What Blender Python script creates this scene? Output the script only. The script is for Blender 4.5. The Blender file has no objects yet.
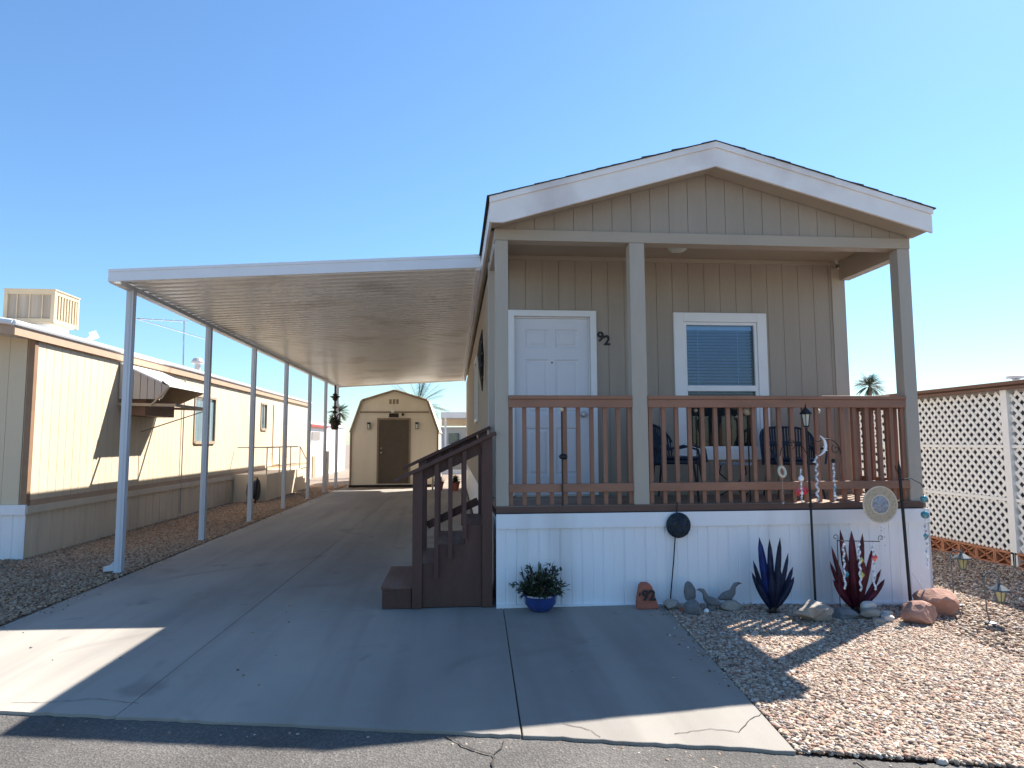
import bpy, math, random
from math import sin, cos, pi, radians, sqrt, atan2
from mathutils import Vector, Matrix
import numpy as np
random.seed(7); rng = np.random.default_rng(11)
scene = bpy.context.scene
COL = scene.collection
XR = 4.2            # right edge of the porch home
WY = 1.05           # front wall plane of the home, behind the porch
DZ = 0.905          # deck height

# ------------------------------------------------------------------ materials
def _n(nt, t, loc=(0, 0)):
    n = nt.nodes.new(t); n.location = loc; return n
def mat(name, col, rough=.6, var=.12, scale=6., bump=0., bscale=60., metal=0., spec=.4, stretch=(1, 1, 1),
        grime=None, gscale=2., coat=0., island=None, trans=0., col2=None, detail=5.):
    m = bpy.data.materials.new(name); m.use_nodes = True
    nt = m.node_tree; b = nt.nodes['Principled BSDF']; L = nt.links
    b.inputs['Roughness'].default_value = rough; b.inputs['Metallic'].default_value = metal
    b.inputs['Specular IOR Level'].default_value = spec
    b.inputs['Coat Weight'].default_value = coat
    tc = _n(nt, 'ShaderNodeTexCoord'); mp = _n(nt, 'ShaderNodeMapping'); mp.inputs['Scale'].default_value = stretch
    L.new(tc.outputs['Object'], mp.inputs['Vector'])
    c0 = Vector(col); c1 = Vector(col2) if col2 else c0 * (1 - var) ; c2 = c0 * (1 + var)
    if island:
        gi = _n(nt, 'ShaderNodeNewGeometry'); r = _n(nt, 'ShaderNodeValToRGB')
        r.color_ramp.interpolation = 'CONSTANT'
        els = r.color_ramp.elements
        for i, c in enumerate(island):
            e = els[0] if i == 0 else els.new(i / len(island))
            e.position = i / len(island); e.color = (*c, 1)
        while len(els) > len(island): els.remove(els[-1])
        L.new(gi.outputs['Random Per Island'], r.inputs['Fac']); colout = r.outputs['Color']
    else:
        nz = _n(nt, 'ShaderNodeTexNoise'); nz.inputs['Scale'].default_value = scale
        nz.inputs['Detail'].default_value = detail; nz.inputs['Roughness'].default_value = .6
        L.new(mp.outputs['Vector'], nz.inputs['Vector'])
        r = _n(nt, 'ShaderNodeValToRGB'); r.color_ramp.elements[0].position = .3; r.color_ramp.elements[1].position = .7
        r.color_ramp.elements[0].color = (*c1, 1); r.color_ramp.elements[1].color = (*c2, 1)
        L.new(nz.outputs['Fac'], r.inputs['Fac']); colout = r.outputs['Color']
    if grime:
        n2 = _n(nt, 'ShaderNodeTexNoise'); n2.inputs['Scale'].default_value = gscale; n2.inputs['Detail'].default_value = 8
        L.new(mp.outputs['Vector'], n2.inputs['Vector'])
        r2 = _n(nt, 'ShaderNodeValToRGB'); r2.color_ramp.elements[0].position = .52; r2.color_ramp.elements[1].position = .72
        r2.color_ramp.elements[0].color = (0, 0, 0, 1); r2.color_ramp.elements[1].color = (.6, .6, .6, 1)
        L.new(n2.outputs['Fac'], r2.inputs['Fac'])
        mx = _n(nt, 'ShaderNodeMix'); mx.data_type = 'RGBA'
        L.new(r2.outputs['Color'], mx.inputs[0]); L.new(colout, mx.inputs[6]); mx.inputs[7].default_value = (*grime, 1)
        colout = mx.outputs[2]
    L.new(colout, b.inputs['Base Color'])
    if bump:
        n3 = _n(nt, 'ShaderNodeTexNoise'); n3.inputs['Scale'].default_value = bscale; n3.inputs['Detail'].default_value = 4
        L.new(mp.outputs['Vector'], n3.inputs['Vector'])
        bp = _n(nt, 'ShaderNodeBump'); bp.inputs['Strength'].default_value = bump; bp.inputs['Distance'].default_value = .01
        L.new(n3.outputs['Fac'], bp.inputs['Height']); L.new(bp.outputs['Normal'], b.inputs['Normal'])
    if trans: b.inputs['Transmission Weight'].default_value = trans
    return m

M = {}
M['siding'] = mat('siding', (.355, .302, .245), .75, .07, 3, .25, 90, stretch=(1, 1, .15), grime=(.33, .275, .215), gscale=1.2)
M['gable'] = M['siding']
M['ceiling'] = mat('ceiling', (.36, .30, .23), .8, .05, 3)
M['post'] = mat('post_paint', (.43, .375, .31), .6, .06, 5, .15, 60, stretch=(1, 1, .2))
M['beam'] = mat('beam_paint', (.41, .345, .27), .65, .06, 5, .15, 60, stretch=(.2, 1, 1))
M['fascia'] = mat('fascia_paint', (.86, .82, .79), .55, .04, 4, .1, 50, grime=(.5, .42, .4), gscale=1.3)
M['white'] = mat('white_paint', (.8, .8, .8), .45, .03, 4)
M['skirt'] = mat('skirt_vinyl', (.84, .85, .88), .4, .04, 2.2, stretch=(1, 1, .12), grime=(.5, .47, .45), gscale=1.6)
M['shingle'] = mat('shingle', (.06, .055, .05), .95, .4, 14, .8, 50)
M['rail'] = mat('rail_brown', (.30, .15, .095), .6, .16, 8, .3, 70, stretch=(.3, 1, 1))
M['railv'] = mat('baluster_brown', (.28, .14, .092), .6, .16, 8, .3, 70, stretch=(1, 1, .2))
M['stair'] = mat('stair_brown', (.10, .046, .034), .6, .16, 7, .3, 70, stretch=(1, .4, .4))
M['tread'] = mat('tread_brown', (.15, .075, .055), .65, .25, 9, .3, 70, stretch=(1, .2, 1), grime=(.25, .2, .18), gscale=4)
M['rimdark'] = mat('deck_rim_brown', (.12, .066, .05), .65, .2, 8, .3, 70, stretch=(.3, 1, 1))
M['deck'] = mat('deck_board', (.30, .20, .14), .7, .2, 6, .4, 70, stretch=(.2, 1, 1), grime=(.45, .4, .34))
M['alum'] = mat('carport_alum', (.90, .88, .83), .32, .03, 3, spec=.6, grime=(.55, .5, .42), gscale=1.2)
M['alumpost'] = mat('carport_post', (.62, .64, .69), .38, .04, 3, spec=.5, stretch=(1, 1, .2), grime=(.5, .48, .46))
M['alumfascia'] = mat('carport_fascia', (.84, .84, .86), .4, .03, 3, spec=.5)
M['black'] = mat('black_iron', (.012, .012, .014), .5, .2, 10)
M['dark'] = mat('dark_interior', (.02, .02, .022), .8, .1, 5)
M['silver'] = mat('satin_metal', (.5, .5, .52), .3, .1, 10, metal=1)
M['conc'] = None
M['soil'] = mat('desert_soil', (.26, .20, .155), .95, .3, 3, .8, 40, grime=(.17, .13, .10))
M['cream'] = mat('neighbour_siding', (.70, .575, .41), .7, .06, 1.2, .3, 60, stretch=(1, 1, .15))
M['neigh_skirt'] = mat('neighbour_skirt', (.74, .62, .47), .6, .05, 3, stretch=(1, 1, .2), grime=(.6, .52, .4))
M['tanpaint'] = mat('tan_trim', (.50, .34, .23), .6, .08, 5)
M['browntrim'] = mat('brown_trim', (.17, .09, .06), .6, .1, 5)
M['cornerbrown'] = mat('corner_brown', (.30, .18, .11), .6, .1, 5)
M['frametan'] = mat('frame_tan', (.42, .33, .24), .6, .1, 5)
M['innershade'] = mat('shaded_inner_wall', (.10, .11, .13), .8, .3, 3)  # shade behind the lattice put into the wall's dark colour
M['roofwhite'] = mat('white_roof_coating', (.82, .82, .82), .6, .05, 5)
M['awning'] = mat('awning_metal', (.42, .38, .36), .4, .06, 5)
M['glass'] = mat('window_glass', (.05, .08, .1), .05, .1, 3, spec=.8, coat=.6)
M['glasspale'] = mat('curtained_glass', (.22, .32, .36), .08, .3, 3, spec=.8, coat=.6, stretch=(1, 6, .3))
M['cooler'] = mat('cooler_metal', (.55, .43, .28), .5, .05, 5)
M['coolerlouver'] = mat('cooler_louver', (.36, .29, .22), .7, .2, 9, stretch=(1, 1, .1))
M['shed'] = mat('shed_siding', (.80, .73, .60), .7, .05, 3, stretch=(1, 1, .15))
M['shedtrim'] = mat('shed_trim', (.27, .21, .15), .7, .1, 5)
M['sheddoor'] = mat('shed_door', (.10, .08, .06), .6, .08, 5)
M['terra'] = mat('terracotta', (.38, .12, .075), .8, .15, 12, .4, 60)
M['block'] = mat('breeze_block', (.50, .22, .12), .85, .15, 12, .5, 60)
M['lattice'] = mat('lattice_white', (.88, .87, .83), .5, .04, 5)
M['bluepot'] = mat('blue_glaze', (.02, .05, .22), .12, .3, 8, spec=.7, coat=.6)
M['bluemetal'] = mat('blue_metal', (.010, .018, .05), .5, .6, 8, metal=.1, spec=.3)
M['blueblade'] = mat('bright_blue_metal', (.01, .03, .16), .35, .6, 8, metal=.4)
M['redmetal'] = mat('red_metal', (.085, .012, .025), .45, .7, 6, metal=.2, spec=.3)
M['chair'] = mat('chair_blue', (.012, .030, .065), .45, .2, 30, .5, 120)
M['leaf'] = mat('leaf', (.035, .055, .03), .5, .5, 8, island=[(.03, .05, .025), (.05, .08, .03), (.02, .035, .02), (.08, .10, .05), (.05, .03, .04)])
M['flower'] = mat('pale_flower', (.45, .38, .36), .6, .1, 8)
M['palm'] = mat('palm_leaf', (.06, .09, .03), .6, .5, 4, island=[(.025, .04, .012), (.04, .055, .02), (.018, .028, .01), (.05, .06, .025)])
M['bark'] = mat('bark', (.16, .11, .08), .9, .3, 8, .8, 30)
M['crystal'] = mat('crystal', (.85, .87, .9), .06, .05, 9, metal=.0, spec=1., coat=1., island=[(.85, .87, .92), (.7, .75, .82), (.95, .95, .95), (.4, .45, .5)])  # sunlit sparkle of the beads put into the near-white tones
M['teal'] = mat('teal_glass', (.03, .22, .28), .08, .2, 9, spec=.8, coat=1)
M['redglass'] = mat('red_glass', (.6, .03, .04), .12, .1, 9, spec=.8, coat=1)
M['greenglass'] = mat('green_glass', (.45, .5, .05), .12, .1, 9, spec=.8, coat=1)
M['ivory'] = mat('ivory', (.62, .55, .42), .5, .1, 20)
M['stone'] = mat('stone', (.33, .29, .25), .9, .3, 9, .8, 35, grime=(.2, .17, .14), gscale=5)
M['stonegrey'] = mat('stone_grey', (.17, .17, .175), .9, .25, 12, .7, 40)
M['stonepale'] = mat('stone_pale', (.52, .49, .46), .9, .2, 10, .6, 40)
M['redrock'] = mat('red_sandstone', (.38, .215, .165), .95, .25, 6, 1, 30, grime=(.28, .16, .12), gscale=4)
M['disc'] = mat('disc_mosaic', (.02, .035, .04), .4, .6, 40, .8, 80, metal=.3)
M['mosaicgrey'] = mat('mosaic_grey', (.25, .28, .33), .3, .5, 45, .6, 80, spec=.7)
M['straw'] = mat('cane_ring', (.42, .36, .27), .6, .25, 60, .5, 120)
M['lampglass'] = mat('lamp_glass', (.55, .58, .5), .15, .1, 9, spec=.7, coat=.5)
M['amberglass'] = mat('amber_glass', (.45, .42, .22), .2, .2, 9, spec=.7, coat=.5)
M['pewter'] = mat('pewter', (.12, .14, .15), .4, .2, 10, metal=.5)
M['blind'] = mat('blind_sky_tint', (.42, .64, .95), .5, .05, 5)  # sky reflection in the window put into the slats' blue colour
M['bronze'] = mat('dark_bronze', (.04, .03, .025), .5, .3, 10, metal=.4)
M['greybox'] = mat('utility_grey', (.33, .34, .34), .5, .1, 6)
M['farwhite'] = mat('far_white_wall', (.80, .79, .76), .7, .04, 2)
M['farshade'] = mat('far_shade_wall', (.48, .50, .53), .7, .04, 2)  # blue-grey of a white wall in shade, put into the colour
M['redfascia'] = mat('red_fascia', (.35, .07, .06), .7, .1, 3)
M['cap'] = mat('roof_tile_pink', (.34, .19, .15), .8, .1, 6)

PEBX = [(.46, .34, .27), (.52, .44, .35), (.33, .25, .19), (.60, .55, .48), (.40, .28, .22), (.28, .22, .18), (.46, .42, .40),
       (.50, .37, .28), (.66, .62, .57), (.36, .31, .28), (.22, .17, .14), (.48, .40, .30), (.17, .13, .11), (.40, .24, .18), (.62, .52, .42)]
PEB = [(c[0] * .88, c[1] * .82, c[2] * .76) for c in PEBX]
M['gravel'] = mat('gravel', (.4, .3, .2), .85, island=PEB)
PEB2 = [(.34, .22, .13), (.42, .28, .17), (.27, .16, .10), (.44, .34, .24), (.33, .19, .12), (.22, .145, .10), (.38, .28, .20), (.48, .34, .21), (.30, .21, .15)]
M['gravelred'] = mat('gravel_red', (.4, .3, .2), .85, island=PEB2)

def concrete():
    m = bpy.data.materials.new('concrete'); m.use_nodes = True; nt = m.node_tree; L = nt.links
    b = nt.nodes['Principled BSDF']; b.inputs['Roughness'].default_value = .8; b.inputs['Specular IOR Level'].default_value = .3
    tc = _n(nt, 'ShaderNodeTexCoord')
    def noise(scale, stretch, lo, hi, det=6, dist=0):
        mp = _n(nt, 'ShaderNodeMapping'); mp.inputs['Scale'].default_value = stretch
        L.new(tc.outputs['Object'], mp.inputs['Vector'])
        n = _n(nt, 'ShaderNodeTexNoise'); n.inputs['Scale'].default_value = scale; n.inputs['Detail'].default_value = det
        n.inputs['Distortion'].default_value = dist
        L.new(mp.outputs['Vector'], n.inputs['Vector'])
        r = _n(nt, 'ShaderNodeMapRange'); r.inputs[1].default_value = lo; r.inputs[2].default_value = hi
        L.new(n.outputs['Fac'], r.inputs[0]); return r.outputs[0], n
    base = (.39, .35, .295, 1)
    cur = None
    def mix(fac, a, c, amt):
        mu = _n(nt, 'ShaderNodeMath'); mu.operation = 'MULTIPLY'; mu.inputs[1].default_value = amt; L.new(fac, mu.inputs[0])
        x = _n(nt, 'ShaderNodeMix'); x.data_type = 'RGBA'; L.new(mu.outputs[0], x.inputs[0])
        if hasattr(a, 'links'): L.new(a, x.inputs[6])
        else: x.inputs[6].default_value = a
        x.inputs[7].default_value = c; return x.outputs[2]
    f, _ = noise(.45, (1, .45, 1), .38, .62); cur = mix(f, base, (.23, .205, .175, 1), .9)
    f, _ = noise(1.5, (2.2, .13, 1), .46, .70, 8, .5); cur = mix(f, cur, (.19, .165, .14, 1), .5)
    f, _ = noise(.7, (3.2, .10, 1), .55, .68, 5, .2); cur = mix(f, cur, (.44, .40, .34, 1), .25)
    f, _ = noise(5, (1, 1, 1), .5, .8, 8); cur = mix(f, cur, (.29, .28, .26, 1), .45)
    f, _ = noise(.9, (1, .8, 1), .60, .70, 3, 1.5); cur = mix(f, cur, (.15, .135, .12, 1), .55)
    f, _ = noise(2.6, (1, .7, 1), .70, .76, 2, .3); cur = mix(f, cur, (.10, .09, .08, 1), .6)
    f, n4 = noise(120, (1, 1, 1), .3, .7, 2); cur = mix(f, cur, (.32, .31, .30, 1), .25)
    L.new(cur, b.inputs['Base Color'])
    bp = _n(nt, 'ShaderNodeBump'); bp.inputs['Strength'].default_value = .25; bp.inputs['Distance'].default_value = .004
    L.new(n4.outputs['Fac'], bp.inputs['Height']); L.new(bp.outputs['Normal'], b.inputs['Normal'])
    return m
M['conc'] = concrete()
def asphalt():
    m = bpy.data.materials.new('asphalt'); m.use_nodes = True; nt = m.node_tree; L = nt.links
    b = nt.nodes['Principled BSDF']; b.inputs['Roughness'].default_value = .9; b.inputs['Specular IOR Level'].default_value = .3
    tc = _n(nt, 'ShaderNodeTexCoord')
    v = _n(nt, 'ShaderNodeTexVoronoi'); v.inputs['Scale'].default_value = 95; L.new(tc.outputs['Object'], v.inputs['Vector'])
    r = _n(nt, 'ShaderNodeValToRGB'); cr = r.color_ramp
    cr.elements[0].color = (.085, .078, .071, 1); cr.elements[1].color = (.17, .157, .142, 1)
    e = cr.elements.new(.55); e.color = (.115, .106, .097, 1)
    L.new(v.outputs['Color'], r.inputs['Fac'])
    n = _n(nt, 'ShaderNodeTexNoise'); n.inputs['Scale'].default_value = 1.3; n.inputs['Detail'].default_value = 8
    L.new(tc.outputs['Object'], n.inputs['Vector'])
    r2 = _n(nt, 'ShaderNodeMapRange'); r2.inputs[1].default_value = .35; r2.inputs[2].default_value = .7; r2.inputs[3].default_value = .75; r2.inputs[4].default_value = 1.15
    L.new(n.outputs['Fac'], r2.inputs[0])
    mx = _n(nt, 'ShaderNodeMix'); mx.data_type = 'RGBA'; mx.blend_type = 'MULTIPLY'; mx.inputs[0].default_value = 1
    L.new(r.outputs['Color'], mx.inputs[6]); L.new(r2.outputs[0], mx.inputs[7]); L.new(mx.outputs[2], b.inputs['Base Color'])
    bp = _n(nt, 'ShaderNodeBump'); bp.inputs['Strength'].default_value = .7; bp.inputs['Distance'].default_value = .006
    L.new(v.outputs['Distance'], bp.inputs['Height']); L.new(bp.outputs['Normal'], b.inputs['Normal'])
    return m
M['asphalt'] = asphalt()

# ------------------------------------------------------------------ mesh builder
class MB:
    def __init__(s): s.v = []; s.f = []
    def add(s, vs, fs):
        o = len(s.v); s.v += [tuple(p) for p in vs]; s.f += [tuple(i + o for i in f) for f in fs]; return s
    def box(s, x0, x1, y0, y1, z0, z1):
        return s.add([(x0, y0, z0), (x1, y0, z0), (x1, y1, z0), (x0, y1, z0), (x0, y0, z1), (x1, y0, z1), (x1, y1, z1), (x0, y1, z1)],
                     [(0, 3, 2, 1), (4, 5, 6, 7), (0, 1, 5, 4), (1, 2, 6, 5), (2, 3, 7, 6), (3, 0, 4, 7)])
    def prism(s, pts, vec):
        n = len(pts); v = Vector(vec); P = [Vector(p) for p in pts]
        # orient outward
        nrm = Vector((0, 0, 0))
        for i in range(n): nrm += P[i].cross(P[(i + 1) % n])
        if nrm.dot(v) > 0: P = P[::-1]
        return s.add(P + [p + v for p in P], [tuple(range(n)), tuple(range(2 * n - 1, n - 1, -1))] +
                     [(i, i + n, (i + 1) % n + n, (i + 1) % n) for i in range(n)])
    def beam(s, a, b, w, h, up=(0, 0, 1)):
        a = Vector(a); b = Vector(b); d = (b - a).normalized(); u = Vector(up)
        r = d.cross(u).normalized(); u = r.cross(d)
        P = [a + r * w / 2 * i + u * h / 2 * j for i, j in ((-1, -1), (1, -1), (1, 1), (-1, 1))]
        return s.prism(P, b - a)
    def tube(s, path, r, n=8, cap=True):
        P = [Vector(p) for p in path]; R = r if isinstance(r, (list, tuple)) else [r] * len(P)
        o = len(s.v); prev = None
        for i, p in enumerate(P):
            t = (P[min(i + 1, len(P) - 1)] - P[max(i - 1, 0)]).normalized()
            if prev is None:
                a = t.orthogonal().normalized()
            else:
                a = (prev - t * prev.dot(t)).normalized()
            prev = a; b = t.cross(a)
            for k in range(n):
                th = 2 * pi * k / n; s.v.append(tuple(p + (a * cos(th) + b * sin(th)) * R[i]))
        for i in range(len(P) - 1):
            for k in range(n):
                s.f.append((o + i * n + k, o + i * n + (k + 1) % n, o + (i + 1) * n + (k + 1) % n, o + (i + 1) * n + k))
        if cap:
            s.f.append(tuple(o + k for k in range(n))[::-1]); s.f.append(tuple(o + (len(P) - 1) * n + k for k in range(n)))
        return s
    def lathe(s, prof, c, n=24, axis='z'):
        o = len(s.v); m = len(prof); c = Vector(c)
        for (r, z) in prof:
            for k in range(n):
                th = 2 * pi * k / n
                if axis == 'z': q = (r * cos(th), r * sin(th), z)
                elif axis == 'y': q = (r * cos(th), -z, r * sin(th))
                else: q = (z, r * cos(th), r * sin(th))
                s.v.append(tuple(c + Vector(q)))
        for i in range(m - 1):
            for k in range(n):
                s.f.append((o + i * n + k, o + i * n + (k + 1) % n, o + (i + 1) * n + (k + 1) % n, o + (i + 1) * n + k))
        s.f.append(tuple(o + k for k in range(n))[::-1]); s.f.append(tuple(o + (m - 1) * n + k for k in range(n)))
        return s
    def ball(s, c, r, n=10, sq=(1, 1, 1)):
        c = Vector(c); o = len(s.v); m = max(5, n // 2 + 1)
        for i in range(1, m):
            ph = pi * i / m
            for k in range(n):
                th = 2 * pi * k / n
                s.v.append((c.x + r * sq[0] * sin(ph) * cos(th), c.y + r * sq[1] * sin(ph) * sin(th), c.z + r * sq[2] * cos(ph)))
        t = len(s.v); s.v.append((c.x, c.y, c.z + r * sq[2])); s.v.append((c.x, c.y, c.z - r * sq[2]))
        for i in range(m - 2):
            for k in range(n):
                s.f.append((o + i * n + k, o + (i + 1) * n + k, o + (i + 1) * n + (k + 1) % n, o + i * n + (k + 1) % n))
        for k in range(n):
            s.f.append((t, o + k, o + (k + 1) % n)); s.f.append((t + 1, o + (m - 2) * n + (k + 1) % n, o + (m - 2) * n + k))
        return s
    def build(s, name, m, parent=None, smooth=False, bevel=0., loc=None):
        me = bpy.data.meshes.new(name)
        off = Vector((0, 0, 0))
        if parent is not None:
            p = parent
            while p is not None: off += p.location; p = p.parent
        elif loc is not None: off = Vector(loc)
        me.from_pydata([(a - off.x, b - off.y, c - off.z) for a, b, c in s.v], [], s.f)
        me.materials.append(M[m] if isinstance(m, str) else m)
        if smooth:
            me.polygons.foreach_set('use_smooth', [True] * len(me.polygons))
            try: me.set_sharp_from_angle(angle=radians(40))
            except Exception: pass
        me.update()
        o = bpy.data.objects.new(name, me); COL.objects.link(o)
        if parent is not None: o.parent = parent
        elif loc is not None: o.location = loc
        if bevel:
            b = o.modifiers.new('bevel', 'BEVEL'); b.width = bevel; b.segments = 2; b.limit_method = 'ANGLE'; b.angle_limit = radians(50)
        return o
def tag(o, label=None, cat=None, group=None, kind=None):
    if label: o['label'] = label
    if cat: o['category'] = cat
    if group: o['group'] = group
    if kind: o['kind'] = kind
    return o
def thing(name, loc, label, cat, group=None):
    o = bpy.data.objects.new(name, None); COL.objects.link(o); o.location = loc; o.empty_display_size = .1
    return tag(o, label, cat, group)
def copy_tree(o, parent=None):
    c = o.copy(); COL.objects.link(c); c.parent = parent
    for ch in list(o.children): copy_tree(ch, c)
    return c
def text_obj(name, txt, size, m, parent, pos, rot=(pi / 2, 0, 0), depth=.004, bold=.0, shear=0.):
    cu = bpy.data.curves.new(name, 'FONT'); cu.body = txt; cu.size = size; cu.extrude = depth; cu.align_x = 'CENTER'; cu.align_y = 'CENTER'
    cu.offset = bold; cu.shear = shear
    t = bpy.data.objects.new(name + '_tmp', cu); COL.objects.link(t)
    dg = bpy.context.evaluated_depsgraph_get(); me = bpy.data.meshes.new_from_object(t.evaluated_get(dg))
    bpy.data.objects.remove(t)
    me.materials.clear(); me.materials.append(M[m])
    o = bpy.data.objects.new(name, me); COL.objects.link(o); o.parent = parent
    off = Vector((0, 0, 0)); p = parent
    while p is not None: off += p.location; p = p.parent
    o.location = Vector(pos) - off; o.rotation_euler = rot
    return o

def columns(mb, axis, fixed, a0, a1, zlo, zhi, holes=(), pitch=.19, gap=.0042, th=.005, out=-1):
    """grooved vertical siding. axis 'x': wall in plane y=fixed ; 'y': wall in plane x=fixed. zhi may be a function"""
    zf = zhi if callable(zhi) else (lambda a: zhi)
    cuts = set(); a = a0
    while a < a1 - 1e-6: cuts.add(round(a, 5)); a += pitch
    cuts.add(a1)
    edges = sorted(cuts)
    for i in range(len(edges) - 1):
        p0, p1 = edges[i] + gap / 2, edges[i + 1] - gap / 2
        if p1 - p0 < .01: continue
        segs = [(p0, p1)]
        hx = sorted({p0, p1} | {h for H in holes for h in (H[0], H[1]) if p0 < h < p1})
        for q0, q1 in zip(hx[:-1], hx[1:]):
            mid = (q0 + q1) / 2
            spans = [(zlo, None)]
            for H in holes:
                if H[0] < mid < H[1]: spans = [(zlo, H[2]), (H[3], None)]
            for lo, hi in spans:
                if hi is not None and hi - lo < .01: continue
                t0 = zf(q0) if hi is None else hi; t1 = zf(q1) if hi is None else hi
                if min(t0, t1) - lo < .002: 
                    t0 = max(t0, lo + .003); t1 = max(t1, lo + .003)
                if axis == 'x': mb.prism([(q0, fixed, lo), (q1, fixed, lo), (q1, fixed, t1), (q0, fixed, t0)], (0, -out * th, 0))
                else: mb.prism([(fixed, q0, lo), (fixed, q1, lo), (fixed, q1, t1), (fixed, q0, t0)], (-out * th, 0, 0))
    return mb
def ribbed(mb, axis, fixed, a0, a1, z0, z1, pitch=.2, out=-1, depth=.005):
    """vinyl skirting: extruded rib profile"""
    pts = []; a = a0
    pat = [(0, 0), (.42, 0), (.46, 1), (.50, 0), (.90, 0), (.94, 1.6), (1.0, 1.6)]
    while a < a1:
        for t, d in pat:
            q = a + t * pitch
            if q < a1: pts.append((q, d * depth))
        a += pitch
    pts.append((a1, 0))
    o = len(mb.v); n = len(pts)
    for z in (z0, z1):
        for q, d in pts:
            mb.v.append((q, fixed - out * d, z) if axis == 'x' else (fixed - out * d, q, z))
    for i in range(n - 1): mb.f.append((o + i, o + i + 1, o + n + i + 1, o + n + i))
    return mb

# ------------------------------------------------------------------ camera
cam = bpy.data.cameras.new('camera'); co = bpy.data.objects.new('camera', cam); COL.objects.link(co)
cam.sensor_width = 36; cam.lens = 662.8848 * 36 / 1024; cam.clip_end = 2000; cam.clip_start = .05
co.location = (-.3856, -6.2041, 1.5)
R = Matrix.Rotation(-.0870, 3, 'Z') @ Matrix.Rotation(pi / 2 + .0870, 3, 'X') @ Matrix.Rotation(-.0044, 3, 'Z')
co.rotation_euler = R.to_euler()
scene.camera = co

# ------------------------------------------------------------------ light
SUN = Vector((.705, .556, 1.0)).normalized()
el = math.asin(SUN.z); az = atan2(SUN.x, SUN.y)
w = bpy.data.worlds.new('World'); scene.world = w; w.use_nodes = True
nt = w.node_tree; bg = nt.nodes['Background']; sky = nt.nodes.new('ShaderNodeTexSky')
sky.sky_type = 'NISHITA'; sky.sun_disc = False; sky.sun_elevation = el; sky.sun_rotation = az
sky.air_density = 1.3; sky.dust_density = .3; sky.ozone_density = 6.0; sky.altitude = 300
bg.inputs['Strength'].default_value = .078
tn = nt.nodes.new('ShaderNodeMix'); tn.data_type = 'RGBA'; tn.blend_type = 'MULTIPLY'; tn.inputs[0].default_value = 1; tn.inputs[7].default_value = (.83, .98, 1.06, 1)   # desert sky, less red than the model's
nt.links.new(sky.outputs['Color'], tn.inputs[6]); nt.links.new(tn.outputs[2], bg.inputs['Color'])
sl = bpy.data.lights.new('sun', 'SUN'); sl.energy = 5.0; sl.angle = radians(.5); sl.color = (1, .95, .87)
so = bpy.data.objects.new('sun', sl); COL.objects.link(so); so.rotation_euler = SUN.to_track_quat('Z', 'Y').to_euler(); so.location = SUN * 50
scene.view_settings.view_transform = 'Standard'; scene.view_settings.look = 'None'; scene.view_settings.gamma = 1
scene.view_settings.use_curve_mapping = False; scene.view_settings.exposure = 1.28

# ------------------------------------------------------------------ ground
def gz(x, y):
    z = 0.
    if x > 1.6: z = -.06 * min(1, (x - 1.6) / 2.2)
    if x < -4.15: z = -.07 * min(1, (-4.15 - x) / 2.0)
    return z
def road_y(x): return -2.69 - .205 * x if x < 0 else -2.69 - .235 * x
xs = sorted(set([-400, -150, -60, -30, -15, -10] + list(np.round(np.arange(-8, 9.01, .25), 3)) + [12, 20, 40, 90, 200, 400]))
ys = sorted(set([-300, -100, -40, -20, -10] + list(np.round(np.arange(-6, 19, .5), 3)) + [25, 40, 80, 160, 400]))
g = MB()
for y in ys:
    for x in xs:
        z = gz(x, y) - .02
        if -4.3 < x < 1.9 and y > -3.5 and y < 16: z = -.06
        if y < road_y(x) + .3: z = -.075
        g.v.append((x, y, z))
nx = len(xs)
for j in range(len(ys) - 1):
    for i in range(nx - 1): g.f.append((j * nx + i, j * nx + i + 1, (j + 1) * nx + i + 1, (j + 1) * nx + i))
tag(g.build('ground', 'soil'), kind='structure')
# road : big sheet with ragged near edge
r = MB(); X = list(np.arange(-14, 14.01, .1)); r.v = []
for x in X: r.v.append((x, road_y(x) + .02 + random.uniform(-.012, .012), -.018 if x < 1.27 else -.02 - .012 * min(1, (x - 1.27))))
for x in X: r.v.append((x, -3.9 - .2 * x * 1, -.03))
for x in X: r.v.append((x, -12 - .2 * x, -.03))
n = len(X)
for j in range(2):
    for i in range(n - 1): r.f.append(((j + 1) * n + i, (j + 1) * n + i + 1, j * n + i + 1, j * n + i))
rm = r
rm.add([(-300, -12 + 60, -.035), (-14, road_y(-14), -.035), (-14, -12 + 2.8, -.035), (-300, 48 - 9, -.035)], [(3, 2, 1, 0)])
rm.add([(14, road_y(14), -.035), (300, road_y(14) - 60, -.035), (300, road_y(14) - 69, -.035), (14, -14.8, -.035)], [(3, 2, 1, 0)])
tag(rm.build('road', 'asphalt'), kind='structure')
ck = MB()
def crack(pts, w, z, seed=0):
    rd = random.Random(seed); P = []
    for (a, b) in zip(pts[:-1], pts[1:]):
        k = max(2, int(math.dist(a, b) / .03))
        for i in range(k):
            t = i / k; P.append((a[0] + (b[0] - a[0]) * t + rd.uniform(-.006, .006), a[1] + (b[1] - a[1]) * t + rd.uniform(-.006, .006)))
    P.append(pts[-1])
    o = len(ck.v)
    for i, p in enumerate(P):
        q = P[min(i + 1, len(P) - 1)]; pr = P[max(i - 1, 0)]
        d = Vector((q[0] - pr[0], q[1] - pr[1])).normalized(); ww = w * rd.uniform(.4, 1.3)
        ck.v.append((p[0] - d.y * ww, p[1] + d.x * ww, z)); ck.v.append((p[0] + d.y * ww, p[1] - d.x * ww, z))
    for i in range(len(P) - 1): ck.f.append((o + 2 * i, o + 2 * i + 1, o + 2 * i + 3, o + 2 * i + 2))
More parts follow.
